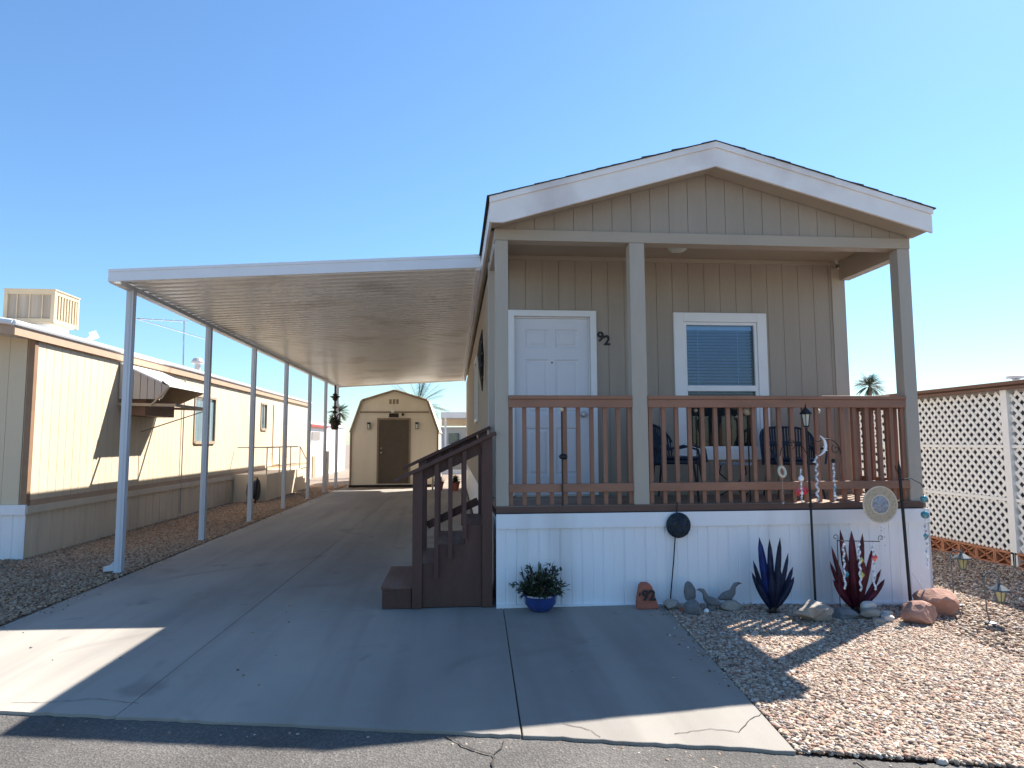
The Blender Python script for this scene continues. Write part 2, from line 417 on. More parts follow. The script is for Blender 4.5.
crack([(-.42, -2.62), (-.32, -2.75), (-.24, -2.82), (-.19, -2.84), (-.2, -3.0), (-.26, -3.15)], .005, -.012, 1)
crack([(-.19, -2.84), (-.15, -2.78), (-.13, -2.70)], .004, -.012, 2)
crack([(.75, -2.74), (.95, -2.70), (1.08, -2.75), (1.2, -2.62), (1.33, -2.52)], .0022, .003, 3)
crack([(.2, -2.56), (.33, -2.66), (.36, -2.74)], .002, .003, 4)
crack([(-2.95, -1.97), (-2.7, -1.98), (-2.5, -1.95), (-2.2, -2.05)], .0022, .003, 5)
crack([(1.52, -3.06), (1.55, -3.2), (1.6, -3.4)], .005, -.014, 6)
M['crack'] = mat('crack', (.05, .042, .036), .95, .2, 5)
tag(ck.build('road_cracks', 'crack'), kind='structure')

# driveway slabs
def slab(poly, name='driveway'):
    mb = MB(); mb.prism([(x, y, -.09) for x, y in poly], (0, 0, .09)); o = mb.build(name, 'conc', bevel=.006); tag(o, kind='structure'); return o
def front_edge(x0, x1, step=.05):
    rd = random.Random(int((x0 + 9) * 100)); L_ = []
    x = x0
    while x < x1: L_.append((x, road_y(x) + .012 + rd.uniform(-.008, .008) + .003 * sin(x * 9))); x += step
    L_.append((x1, road_y(x1) + .01)); return L_
slab(front_edge(-4.1, -2.2475) + [(-2.156, 4), (-2.111, 15.65), (-4.16, 15.65)])
slab(front_edge(-2.245, -.038) + [(.062, 0), (.062, .35), (-.02, .35), (-.02, 15.6), (-2.108, 15.65), (-2.153, 4)], 'driveway')
slab(front_edge(-.03, 1.27) + [(1.515, -.3), (1.54, .05), (.5, .25), (.068, .05)], 'driveway')
jf = MB(); jf.box(-2.28, -2.1, -2.2, 15.6, -.08, -.012); jf.box(-.05, .08, -2.62, .2, -.08, -.012)
tag(jf.build('driveway_joint', 'crack'), kind='structure')

# gravel
ICO_V = None
def ico():
    t = (1 + sqrt(5)) / 2
    v = np.array([(-1, t, 0), (1, t, 0), (-1, -t, 0), (1, -t, 0), (0, -1, t), (0, 1, t), (0, -1, -t), (0, 1, -t), (t, 0, -1), (t, 0, 1), (-t, 0, -1), (-t, 0, 1)], float)
    v /= np.linalg.norm(v[0])
    f = np.array([(0, 11, 5), (0, 5, 1), (0, 1, 7), (0, 7, 10), (0, 10, 11), (1, 5, 9), (5, 11, 4), (11, 10, 2), (10, 7, 6), (7, 1, 8), (3, 9, 4), (3, 4, 2), (3, 2, 6), (3, 6, 8), (3, 8, 9), (4, 9, 5), (2, 4, 11), (6, 2, 10), (8, 6, 7), (9, 8, 1)])
    return v, f
def pebbles(name, P, S, m):
    """P (n,3) positions, S (n,) radii -> one mesh of jittered stones"""
    v, f = ico(); n = len(P)
    V = v[None] * (1 + rng.uniform(-.28, .28, (n, 12, 1)))
    V = V * np.stack([rng.uniform(.8, 1.35, n), rng.uniform(.7, 1.1, n), rng.uniform(.45, .8, n)], 1)[:, None]
    # random tilt + yaw
    a = rng.uniform(0, 2 * pi, n); b = rng.normal(0, .35, n)
    cb, sb = np.cos(b)[:, None], np.sin(b)[:, None]
    y = V[:, :, 1] * cb - V[:, :, 2] * sb; z = V[:, :, 1] * sb + V[:, :, 2] * cb; x = V[:, :, 0]
    ca, sa = np.cos(a)[:, None], np.sin(a)[:, None]
    V = np.stack([x * ca - y * sa, x * sa + y * ca, z], 2) * S[:, None, None] + P[:, None]
    F = (f[None] + (np.arange(n) * 12)[:, None, None]).reshape(-1)
    me = bpy.data.meshes.new(name); V = V.reshape(-1, 3)
    me.vertices.add(len(V)); me.vertices.foreach_set('co', V.ravel().astype(np.float32))
    me.loops.add(len(F)); me.loops.foreach_set('vertex_index', F.astype(np.int32))
    me.polygons.add(len(F) // 3); me.polygons.foreach_set('loop_start', np.arange(0, len(F), 3, dtype=np.int32))
    me.update(calc_edges=True); me.materials.append(M[m])
    o = bpy.data.objects.new(name, me); COL.objects.link(o); return o
def scatter(n, x0, x1, y0, y1, ok, smin, smax, lift=.0):
    x = rng.uniform(x0, x1, n); y = rng.uniform(y0, y1, n); k = ok(x, y); x = x[k]; y = y[k]
    z = np.array([gz(a, b) for a, b in zip(x, y)])
    s = smin + (smax - smin) * rng.beta(1.6, 4, len(x))
    return np.stack([x, y, z - .012 + lift + rng.uniform(0, .012, len(x))], 1), s
def right_ok(x, y):
    edge = np.where(y < -.3, 1.27 + (y + 2.967) * (1.515 - 1.27) / 2.667, 1.54)
    ry = -2.69 - .235 * x
    return (x > edge + .012) & (y > ry + .03) & ~((y > .02) & (x < 4.22))
Pa, Sa = scatter(95000, 1.2, 3.6, -3.5, .1, right_ok, .0055, .025)
Pb, Sb = scatter(45000, 3.4, 6.6, -4.3, 4.2, right_ok, .008, .027)
Pc, Sc = scatter(7000, 4.2, 9.5, -5, -.0, lambda x, y: right_ok(x, y) & (x > 6.4) , .014, .034)
tag(pebbles('gravel', np.concatenate([Pa, Pb, Pc]), np.concatenate([Sa, Sb, Sc]), 'gravel'), 'pale tan crushed gravel bed to the right of the concrete', 'gravel', kind='stuff')
def spill(n, f):
    P = []; S = []
    for i in range(n):
        x, y = f(); P.append((x, y, .004)); S.append(random.uniform(.004, .012))
    return np.array(P), np.array(S)
def spill_right():
    y = random.uniform(-2.15, -.1); e = 1.27 + (y + 2.967) * .0919; return e - abs(random.gauss(0, .07)), y
def spill_left():
    y = random.uniform(-1.7, 14); return -4.14 + abs(random.gauss(0, .09)), y
def spill_any(): return random.uniform(-4, 1.2), random.uniform(-2.2, 1.2) - .1
def spill_road():
    x = random.uniform(-3, 3); return x, road_y(x) - abs(random.gauss(0, .06)) - .02
for f, n in ((spill_right, 80), (spill_left, 260), (spill_any, 24), (spill_road, 0)):
    if n:
        a_, c_ = spill(n, f); Pa = np.concatenate([Pa, a_]); Sa = np.concatenate([Sa, c_])
a_, c_ = spill(110, spill_road); a_[:, 2] = -.022; Pa = np.concatenate([Pa, a_]); Sa = np.concatenate([Sa, c_])
tag(pebbles('loose_grit', Pa[-474:], Sa[-474:], 'gravel'), 'loose grit scattered on the concrete and along the road edge', 'grit', kind='stuff')
def left_ok(x, y):
    ry = -2.69 - .205 * x
    return (x < -4.17) & (y > ry + .03) & ~((x < -6.3) & (y > 3.72))
Pa, Sa = scatter(30000, -6.5, -4.15, -1.6, 6.5, left_ok, .011, .028)
Pb, Sb = scatter(22000, -6.4, -4.15, 6.5, 18, left_ok, .014, .032)
Pc, Sc = scatter(9000, -9.5, -6.4, -1.5, 3.8, left_ok, .014, .03)
tag(pebbles('gravel', np.concatenate([Pa, Pb, Pc]), np.concatenate([Sa, Sb, Sc]), 'gravelred'), 'reddish brown gravel strip between the carport slab and the cream home', 'gravel', kind='stuff')

# ------------------------------------------------------------------ the home
home = thing('park_model_home', (2.1, 0, 0), 'taupe park model home with gabled front porch, brown railing and white skirting, number 92', 'house')
GY = -.25; ZE = 3.757; ZP = 4.363; XL0 = -.063; XR0 = 4.275; XP = 2.106
def rz(x): return ZE + (ZP - ZE) * (1 - abs(x - XP) / (XP - XL0)) if True else 0
# walls
ZC = 3.585
door = (.271, 1.127, DZ, 2.895); win = (2.12, 3.12, 1.32, 2.92)
b = MB(); columns(b, 'x', WY, .03, 4.06, DZ - .3, ZC, [door, win], .187)
b.box(.03, .271 - .0, WY + .016, WY + .09, DZ - .3, ZC); b.box(1.127, 2.12, WY + .016, WY + .09, DZ - .3, ZC); b.box(3.12, 4.06, WY + .016, WY + .09, DZ - .3, ZC)
b.box(.271, 1.127, WY + .016, WY + .09, 2.895, ZC); b.box(2.12, 3.12, WY + .016, WY + .09, 2.92, ZC); b.box(2.12, 3.12, WY + .016, WY + .09, DZ - .3, 1.32)
b.build('front_wall', 'siding', home)
b = MB(); columns(b, 'y', 0.014, WY + .12, 16.2, .80, 3.5, [(5.0, 5.9, 1.9, 2.9)], .2)
b.box(.03, .1, WY + .1, 16.2, .8, 3.5)
b.build('side_wall', 'siding', home)
b = MB(); columns(b, 'y', 4.125, WY + .12, 16.2, .80, 3.5, (), .2, out=1); b.box(4.0, 4.085, WY + .1, 16.2, .8, 3.5); b.build('side_wall', 'siding', home)
b = MB(); b.box(.03, 4.17, 16.15, 16.2, .0, 3.6); b.build('back_wall', 'siding', home)  # rear of the home stretched back to keep sun off the driveway
# side window of the home
b = MB(); b.box(-.022, .012, 4.93, 5.97, 1.84, 1.9); b.box(-.022, .012, 4.93, 5.97, 2.9, 2.96); b.box(-.022, .012, 4.93, 5.0, 1.9, 2.9); b.box(-.022, .012, 5.9, 5.97, 1.9, 2.9)
sw = b.build('window', 'white', home); b = MB(); b.box(.018, .028, 5.0, 5.9, 1.9, 2.9); b.build('pane', 'glass', sw)
# corner trims
b = MB(); b.prism([(-.012, WY - .012, DZ), (.12, WY - .012, DZ), (.12, WY - .001, DZ), (.012, WY - .001, DZ), (.012, WY + .12, DZ), (-.012, WY + .12, DZ)], (0, 0, 3.5 - DZ)); b.build('corner_trim', 'post', home)
b = MB(); b.prism([(4.15, WY - .012, DZ), (3.99, WY - .012, DZ), (3.99, WY - .001, DZ), (4.126, WY - .001, DZ), (4.126, WY + .12, DZ), (4.15, WY + .12, DZ)], (0, 0, 3.5 - DZ)); b.build('corner_trim', 'post', home)
# wall top trim
b = MB(); b.box(.125, 3.985, WY - .014, WY - .001, ZC - .05, ZC - .002); b.build('frieze_board', 'beam', home)
# ceiling
b = MB(); b.box(.0, 4.2, .14, WY + .1, ZC, ZC + .02); b.build('porch_ceiling', 'ceiling', home)
# front beam
b = MB(); b.box(-.005, 4.205, -.01, .14, 3.43, 3.535); b.build('porch_beam', 'beam', home, bevel=.003)
b = MB(); b.box(4.09, 4.2, .15, WY - .013, 3.36, ZC - .002); b.build('side_beam', 'beam', home); b = MB(); b.box(0, .11, .15, WY + .0, 3.40, ZC - .002)
b.build('side_beam', 'beam', home)
# gable panel
b = MB(); columns(b, 'x', .012, 0.0, 4.2, 3.535, lambda x: rz(x) - .05, (), .191); b.prism([(0, .03, 3.535), (4.2, .03, 3.535), (4.2, .03, rz(4.2) - .05), (XP, .03, ZP - .05), (0, .03, rz(0) - .05)], (0, .05, 0))
b.build('gable_panel', 'gable', home)
# roof shingles + soffit
def roofpts(y, dz, xa=XL0, xb=XR0): return [(xa, y, ZE + dz), (XP, y, ZP + dz), (xb, y, ZE + dz)]
b = MB()
sl_ = (ZP - ZE) / (XP - XL0)
for side in (0, 1):
    xa = (XL0 - .03) if side == 0 else (XR0 + .03); za = ZE - .03 * sl_
    N = 15
    for i in range(N):   # courses, each overlapping a little : uneven front edge
        t0 = i / N; t1 = (i + 1) / N
        xx0 = xa + (XP - xa) * t0; xx1 = xa + (XP - xa) * t1
        zz0 = za + (ZP - za) * t0; zz1 = za + (ZP - za) * t1
        yj = GY - .025 + random.uniform(-.006, .006)
        b.prism([(xx0, yj, zz0 + .004), (xx1, yj, zz1 + .004), (xx1, yj, zz1 + .012), (xx0, yj, zz0 + .015 + random.choice((0, 0, .002, .008)))], (0, 16.7, 0))
b.build('roof', 'shingle', home)
b = MB()
for xa, xb in ((XL0, XP), (XR0, XP)):
    b.prism([(xa, GY + .03, ZE - .012), (xb, GY + .03, ZP - .012), (xb, GY + .03, ZP - .03), (xa, GY + .03, ZE - .03)], (0, 16.55, 0))
b.build('roof_decking', 'beam', home)
# barge fascia boards with a thin drip strip on top
FB = .236
b = MB(); b.prism([(XL0, GY, ZE - FB), (XL0 + .12, GY, ZE - FB + .0), (XP, GY, ZP - FB - .002), (XR0 - .06, GY, ZE - FB + .02), (XR0, GY, ZE - FB), (XR0, GY, ZE), (XP, GY, ZP), (XL0, GY, ZE)], (0, .028, 0))
fo = b.build('barge_board', 'fascia', home, bevel=.002)
b = MB(); b.prism([(XL0 - .006, GY - .016, ZE - .055), (XP, GY - .016, ZP - .055), (XR0 + .006, GY - .016, ZE - .055), (XR0 + .006, GY - .016, ZE + .003), (XP, GY - .016, ZP + .003), (XL0 - .006, GY - .016, ZE + .003)], (0, .014, 0))
b.build('drip_strip', 'fascia', home, bevel=.002)
b = MB(); b.box(XL0, XL0 + .025, GY + .03, 16.4, ZE - .2, ZE - .004); b.box(XR0 - .025, XR0, GY + .03, 16.4, ZE - .2, ZE - .004)
b.build('eave_board', 'fascia', home)
b = MB(); b.box(XL0 + .027, .0, .15, 16.35, ZE - .2, ZE - .185); b.box(4.19, XR0 - .027, .15, 16.35, ZE - .2, ZE - .185)
b.build('eave_soffit', 'beam', home)
b = MB(); b.prism([(XL0 + .03, GY + .03, ZE - .215), (XP, GY + .03, ZP - .215), (XP, GY + .03, ZP - .2), (XL0 + .03, GY + .03, ZE - .2)], (0, .22, 0))
b.prism([(XR0 - .03, GY + .03, ZE - .215), (XP, GY + .03, ZP - .215), (XP, GY + .03, ZP - .2), (XR0 - .03, GY + .03, ZE - .2)], (0, .22, 0))
b.build('gable_soffit', 'beam', home)
# porch posts
for x0, x1 in ((0, .122), (1.307, 1.457), (4.068, 4.2)):
    b = MB(); b.box(x0, x1, -.008, .12, DZ, 3.428); b.build('porch_post', 'post', home, bevel=.005)
# deck
b = MB(); y = -.03; k = 0
while y < 1.04:
    b.box(.0, 4.2, y, y + .134, DZ - .03, DZ + random.uniform(-.001, .001)); y += .14
b.build('deck_floor', 'deck', home)
b = MB(); b.box(0, 4.2, -.034, -.002, .842, DZ - .003); b.build('deck_rim', 'rimdark', home, bevel=.003)
b = MB(); b.box(0.002, 4.198, -.0, 1.0, .80, .842); b.build('deck_frame', 'dark', home)
# railing : rails and balusters
def rail_run(p0, p1, bal, outn):
    p0 = Vector(p0); p1 = Vector(p1); d = (p1 - p0); L_ = d.length; d.normalize(); nn = Vector(outn)
    r_ = MB()
    for (zc, h, w_, off) in ((1.918, .036, .13, -.01), (1.86, .078, .035, .028)):
        a = p0 + nn * off; c = p1 + nn * off; a.z = c.z = zc; r_.beam(a, c, w_, h)
    ro = r_.build('porch_railing', 'rail', home, bevel=.004)
    lr = MB(); a = p0 + nn * .028; c = p1 + nn * .028; a.z = c.z = 1.068; lr.beam(a, c, .035, .078); lr.build('lower_rail', 'rail', ro, bevel=.004)
    k = 0
    for t in bal:
        q = p0 + d * t; q.z = 0
        mb = MB(); c = q - nn * .006
        mb.box(c.x - .019, c.x + .019, c.y - .017, c.y + .017, DZ + .002, 1.895)
        mb.build('baluster', 'railv', ro)
    return ro
n1 = 9; n2 = 20
rail_run((.122, .03, 0), (1.305, .03, 0), [.022 + i * .1288 for i in range(9)] + [1.165], (0, -1, 0))
rail_run((1.459, .03, 0), (4.066, .03, 0), [.03 + i * .1285 for i in range(20)] + [2.585], (0, -1, 0))
rail_run((4.15, .125, 0), (4.15, 1.03, 0), [.03 + i * .128 for i in range(7)] + [.88], (1, 0, 0))
# skirting
b = MB(); ribbed(b, 'x', -.045, .0, 4.205, .0, .74, .2); b.box(0.001, 4.205, -.03, -.02, -.09, .82)
b.box(0, 4.21, -.066, -.046, .705, .838); b.box(0, 4.21, -.07, -.046, -.02, .028)
b.v = [(x, y, z if z > .1 else z - (.075 * min(1, max(0, (x - 1.6)) / 2.2))) for x, y, z in b.v]
b.build('skirting', 'skirt', home)
b = MB(); ribbed(b, 'y', 4.208, -.06, 16.2, -.08, .8, .2, out=1); b.box(4.18, 4.19, -.04, 16.2, -.1, .8); b.build('skirting', 'skirt', home)
b = MB(); ribbed(b, 'y', .02, 1.15, 16.2, -.0, .8, .2); b.box(.03, .04, -.02, 16.2, -.02, .8); b.build('skirting', 'skirt', home)
# door
fr = MB(); fr.box(.205, .271, WY - .03, WY + .02, DZ + .01, 2.96); fr.box(1.127, 1.195, WY - .03, WY + .02, DZ + .01, 2.96); fr.box(.271, 1.127, WY - .03, WY + .02, 2.893, 2.96)
fr.box(.271, .285, WY + .02, WY + .07, DZ, 2.893); fr.box(1.113, 1.127, WY + .02, WY + .07, DZ, 2.893); fr.box(.285, 1.113, WY + .02, WY + .07, 2.877, 2.893)
fr.build('door_frame', 'white', home, bevel=.003)
# 6-panel door : face with recessed panels
M['doorpaint'] = mat('door_paint', (.70, .70, .74), .4, .02, 3)
dx0, dx1, dz0, dz1 = .287, 1.111, DZ + .02, 2.875; fy = WY + .035
d = MB()
pw = .26; pxs = [(dx0 + .115, dx0 + .115 + pw), (dx1 - .115 - pw, dx1 - .115)]
pzs = [(dz1 - .33, dz1 - .12), (dz1 - 1.07, dz1 - .46), (dz0 + .2, dz1 - 1.22)]
gx = sorted({dx0, dx1} | {v for p in pxs for v in p}); gzv = sorted({dz0, dz1} | {v for p in pzs for v in p})
for i in range(len(gx) - 1):
    for j in range(len(gzv) - 1):
        a0, a1, c0, c1 = gx[i], gx[i + 1], gzv[j], gzv[j + 1]
        if any(abs(a0 - p[0]) < 1e-6 for p in pxs) and any(abs(c0 - q[0]) < 1e-6 for q in pzs):
            t = .028; u = .05
            rings = [(0, 0), (t * .5, .012), (t, .012), (u, .003)]
            o = len(d.v)
            for ins, dep in rings:
                d.v += [(a0 + ins, fy + dep, c0 + ins), (a1 - ins, fy + dep, c0 + ins), (a1 - ins, fy + dep, c1 - ins), (a0 + ins, fy + dep, c1 - ins)]
            for rr in range(3):
                for k in range(4): d.f.append((o + rr * 4 + k, o + rr * 4 + (k + 1) % 4, o + rr * 4 + 4 + (k + 1) % 4, o + rr * 4 + 4 + k))
            d.f.append((o + 12, o + 13, o + 14, o + 15))
        else: d.add([(a0, fy, c0), (a1, fy, c0), (a1, fy, c1), (a0, fy, c1)], [(0, 1, 2, 3)])
d.box(dx0, dx1, fy + .013, fy + .045, dz0, dz1)
do = d.build('door', 'doorpaint', home)
k = MB(); k.lathe([(.012, 0), (.012, .03), (.030, .035), (.033, .055), (.022, .068), (.0, .07)], (1.045, fy, 1.80), 16, 'y'); k.lathe([(.033, 0), (.03, .008), (.0, .009)], (1.045, fy - .0005, 1.80), 16, 'y'); k.build('door_knob', 'silver', do, smooth=True)
k = MB(); k.lathe([(.028, 0), (.028, .014), (.02, .02), (.0, .02)], (1.045, fy, 1.96), 16, 'y'); k.build('deadbolt', 'silver', do, smooth=True)
k = MB(); k.lathe([(.010, 0), (.008, .006), (.0, .006)], (.699, fy, 2.38), 10, 'y'); k.build('peephole', 'bronze', do)
k = MB(); k.box(.285, 1.113, WY - .03, WY + .08, DZ + .001, DZ + .02); k.build('threshold', 'silver', do)
# window
fr = MB(); fr.box(2.085, 2.20, WY - .028, WY + .012, 1.29, 2.955); fr.box(3.065, 3.175, WY - .028, WY + .012, 1.29, 2.955)
fr.box(2.20, 3.065, WY - .028, WY + .012, 2.85, 2.955); fr.box(2.20, 3.065, WY - .035, WY + .012, 1.29, 1.405)
wf = fr.build('window_frame', 'white', home, bevel=.004)
s_ = MB(); s_.box(2.202, 2.235, WY - .012, WY + .03, 1.405, 2.848); s_.box(3.03, 3.063, WY - .012, WY + .03, 1.405, 2.848)
s_.box(2.235, 3.03, WY - .012, WY + .03, 2.815, 2.848); s_.box(2.235, 3.03, WY - .014, WY + .03, 2.06, 2.125); s_.box(2.235, 3.03, WY - .012, WY + .03, 1.405, 1.44)
s_.build('sash', 'white', wf, bevel=.002)
gl = bpy.data.materials.new('pane_glass'); gl.use_nodes = True
g_ = gl.node_tree; gb = g_.nodes['Principled BSDF']; g_.nodes.remove(gb)
ou = g_.nodes['Material Output']; tr = g_.nodes.new('ShaderNodeBsdfTransparent'); gg = g_.nodes.new('ShaderNodeBsdfGlossy'); gg.inputs['Roughness'].default_value = .02
tr.inputs['Color'].default_value = (.86, .95, 1, 1)
fz = g_.nodes.new('ShaderNodeFresnel'); fz.inputs['IOR'].default_value = 1.6; ms = g_.nodes.new('ShaderNodeMixShader')
g_.links.new(fz.outputs[0], ms.inputs[0]); g_.links.new(tr.outputs[0], ms.inputs[1]); g_.links.new(gg.outputs[0], ms.inputs[2]); g_.links.new(ms.outputs[0], ou.inputs['Surface'])
M['pane'] = gl
p_ = MB(); p_.add([(2.235, WY + .012, 2.125), (3.03, WY + .012, 2.125), (3.03, WY + .012, 2.815), (2.235, WY + .012, 2.815)], [(0, 1, 2, 3)])
p_.add([(2.235, WY + .02, 1.44), (3.03, WY + .02, 1.44), (3.03, WY + .02, 2.06), (2.235, WY + .02, 2.06)], [(0, 1, 2, 3)])
p_.build('pane', 'pane', wf)
bl = MB(); z = 2.80; bl.box(2.24, 3.025, WY + .045, WY + .09, 2.765, 2.815)
while z > 1.9:
    bl.beam((2.245, WY + .065, z - .05), (3.02, WY + .065, z - .05), .045, .002, (0, .55, .85)); z -= .036
for xx in (2.38, 2.85): bl.box(xx, xx + .004, WY + .04, WY + .043, 1.9, 2.78)
bl.build('blind', 'blind', wf)
# screen on the lower sash : dark fabric
M['screen'] = mat('insect_screen', (.03, .035, .04), .8, .1, 80)
sc = MB(); sc.box(2.236, 3.029, WY + .024, WY + .027, 1.441, 2.03); sc.build('insect_screen', 'screen', wf)
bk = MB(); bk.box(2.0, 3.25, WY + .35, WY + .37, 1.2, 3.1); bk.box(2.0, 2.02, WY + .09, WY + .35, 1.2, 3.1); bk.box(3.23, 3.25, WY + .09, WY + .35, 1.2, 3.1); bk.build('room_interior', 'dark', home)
# house number digits (slanting down to the right), ceiling lamp
text_obj('number_digit', '9', .155, 'black', home, (1.245, WY - .010, 2.665), bold=.003)
text_obj('number_digit', '2', .155, 'black', home, (1.318, WY - .010, 2.625), bold=.003)
b = MB(); b.lathe([(.0, -.06), (.05, -.058), (.095, -.035), (.11, -.004), (.11, 0)], (2.01, .62, ZC), 20); b.build('ceiling_light', 'lampglass', home, smooth=True)
# dark gap trim under left eave
# ------------------------------------------------------------------ staircase
st = thing('porch_staircase', (-.5, .5, 0), 'dark brown wooden steps with sloping handrails up to the porch deck', 'stairs')
ztop = [.205, .388, .562, .738]; xr = [-1.03, -.74, -.52, -.29, -.055]
for i in range(4):
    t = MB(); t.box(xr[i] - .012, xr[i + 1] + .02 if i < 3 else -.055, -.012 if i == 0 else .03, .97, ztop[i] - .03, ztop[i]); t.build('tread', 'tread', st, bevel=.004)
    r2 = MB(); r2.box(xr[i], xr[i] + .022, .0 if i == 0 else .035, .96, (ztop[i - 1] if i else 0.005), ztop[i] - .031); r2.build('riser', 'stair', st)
b = MB(); b.box(-1.008, -.77, -.004, .018, .005, .174); b.build('step_side', 'stair', st); b = MB(); b.box(-1.008, -.77, .94, .96, .005, .174); b.build('step_side', 'stair', st)
for yy, th in ((0.0, .022), (.955, .022)):
    b = MB()
    P = [(-.67, .01), (-.13, .01), (-.13, ztop[3]), (-.287, ztop[3]), (-.287, ztop[2]), (-.52, ztop[2]), (-.52, ztop[1]), (-.67, ztop[1])]
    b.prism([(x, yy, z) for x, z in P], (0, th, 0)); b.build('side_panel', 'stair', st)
sl = (1.592 - 1.165) / (.911); BK = 0.
def hr(x): return 1.165 + (x + .917) * sl + BK
for yy in (-.0, .955):
    BK = .075 if yy > .5 else 0.
    for (x0, x1) in ((-.762, -.672), (-.128, -.033)):
        b = MB(); xm = (x0 + x1) / 2; b.prism([(x0, yy - .03, .003), (x1, yy - .03, .003), (x1, yy - .03, hr(x1) - .03), (x0, yy - .03, hr(x0) - .03)], (0, .09, 0)); b.build('newel_post', 'stair', st, bevel=.004)
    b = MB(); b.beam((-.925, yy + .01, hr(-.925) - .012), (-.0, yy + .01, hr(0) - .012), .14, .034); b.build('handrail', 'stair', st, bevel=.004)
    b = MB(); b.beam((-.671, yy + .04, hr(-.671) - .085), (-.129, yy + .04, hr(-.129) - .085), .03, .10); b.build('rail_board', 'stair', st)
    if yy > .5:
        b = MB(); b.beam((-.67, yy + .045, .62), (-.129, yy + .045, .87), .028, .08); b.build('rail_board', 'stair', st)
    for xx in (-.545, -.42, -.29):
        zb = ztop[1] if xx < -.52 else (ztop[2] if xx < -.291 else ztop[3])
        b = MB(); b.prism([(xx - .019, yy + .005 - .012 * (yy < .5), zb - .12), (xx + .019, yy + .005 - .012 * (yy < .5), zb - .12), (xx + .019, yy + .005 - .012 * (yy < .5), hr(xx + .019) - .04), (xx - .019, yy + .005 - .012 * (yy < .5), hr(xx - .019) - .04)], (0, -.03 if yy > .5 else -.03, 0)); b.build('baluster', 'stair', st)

# ------------------------------------------------------------------ carport
cp = thing('carport', (-2.2, 9, 0), 'white aluminium carport with ribbed roof on seven slim posts over the driveway', 'carport')
Y0, Y1 = 1.72, 16.75
XA, XB = -4.345, -.075
def cz(x): return 3.41 + (x - XA) / (XB - XA) * .245
b = MB(); y = Y0 + .02; prof = []
while y < Y1:
    prof += [(y, 0), (y + .09, 0), (y + .11, .05), (y + .165, .05), (y + .19, 0)]; y += .19
o = len(b.v); n = len(prof)
for x in (XA + .01, XB):
    for yy, dz in prof: b.v.append((x, yy, cz(x) + dz))
for i in range(n - 1): b.f.append((o + i, o + n + i, o + n + i + 1, o + i + 1))
rp = b.build('roof_pan', 'alum', cp)
so_ = rp.modifiers.new('solid', 'SOLIDIFY'); so_.thickness = .004; so_.offset = 1
b = MB(); b.prism([(XA - .03, Y0 - .03, cz(XA) - .045), (XB, Y0 - .03, cz(XB) - .045), (XB, Y0 - .03, cz(XB) + .12), (XA - .03, Y0 - .03, cz(XA) + .10)], (0, .028, 0))
b.prism([(XA - .03, Y0 - .037, cz(XA) + .065), (XB, Y0 - .037, cz(XB) + .08), (XB, Y0 - .037, cz(XB) + .12), (XA - .03, Y0 - .037, cz(XA) + .10)], (0, .006, 0))
b.build('front_fascia', 'alumfascia', cp, bevel=.003)
b = MB(); b.prism([(XA, Y1, cz(XA) - .045), (XB, Y1, cz(XB) - .045), (XB, Y1, cz(XB) + .1), (XA, Y1, cz(XA) + .1)], (0, .02, 0)); b.build('back_fascia', 'alumfascia', cp)
b = MB(); b.box(XA - .03, XA - .01, Y0, Y1, 3.355, 3.50); b.box(XA - .01, XA + .02, Y0, Y1, 3.355, 3.37); b.build('side_gutter', 'alumfascia', cp)
b = MB(); b.box(-4.345, -4.27, Y0 + .05, Y1 - .02, 3.35, 3.405); b.build('side_beam', 'alumpost', cp, bevel=.004)
b = MB(); b.box(XB - .05, XB + .0, Y0, Y1, cz(XB) - .07, cz(XB) - .005); b.build('wall_channel', 'alumfascia', cp)
for i, yy in enumerate((2.07, 4.65, 7.07, 9.6, 12.15, 14.4, 16.4)):
    pm = MB(); pm.box(-4.345, -4.262, yy, yy + .083, .002, 3.349)
    # grooved faces: a raised centre rib on the front and side
    pm.box(-4.318, -4.289, yy - .006, yy - .001, .01, 3.34); pm.box(-4.261, -4.256, yy + .027, yy + .056, .01, 3.34)
    po = pm.build('carport_post', 'alumpost', cp, bevel=.006)
    fm = MB(); fm.box(-4.35, -4.255, yy - .02, yy + .1, .001, .006); fm.build('base_bracket', 'alumpost', po)
    if i == 0:
        e = MB(); e.prism([(-4.346, yy + .0, .02), (-4.346, yy, .13), (-4.40, yy, .075), (-4.46, yy + 0, .065), (-4.46, yy, .012)], (0, .075, 0)); e.build('downspout_foot', 'alumpost', po)
# roof vent on carport
v = MB(); v.lathe([(.03, 0), (.03, .55)], (-3.62, 4.0, 3.50), 10); v.lathe([(.03, .50), (.16, .54), (.15, .58), (.0, .66)], (-3.62, 4.0, 3.50), 14)
v.box(-3.3, -2.7, 3.98, 4.02, 3.98, 4.02); v.box(-2.8, -2.77, 3.98, 4.01, 3.5, 4.0)
tag(v.build('antenna', 'farwhite', smooth=True, loc=(-3.62, 4.0, 3.5)), 'small white aerial poking up above the carport fascia', 'antenna')

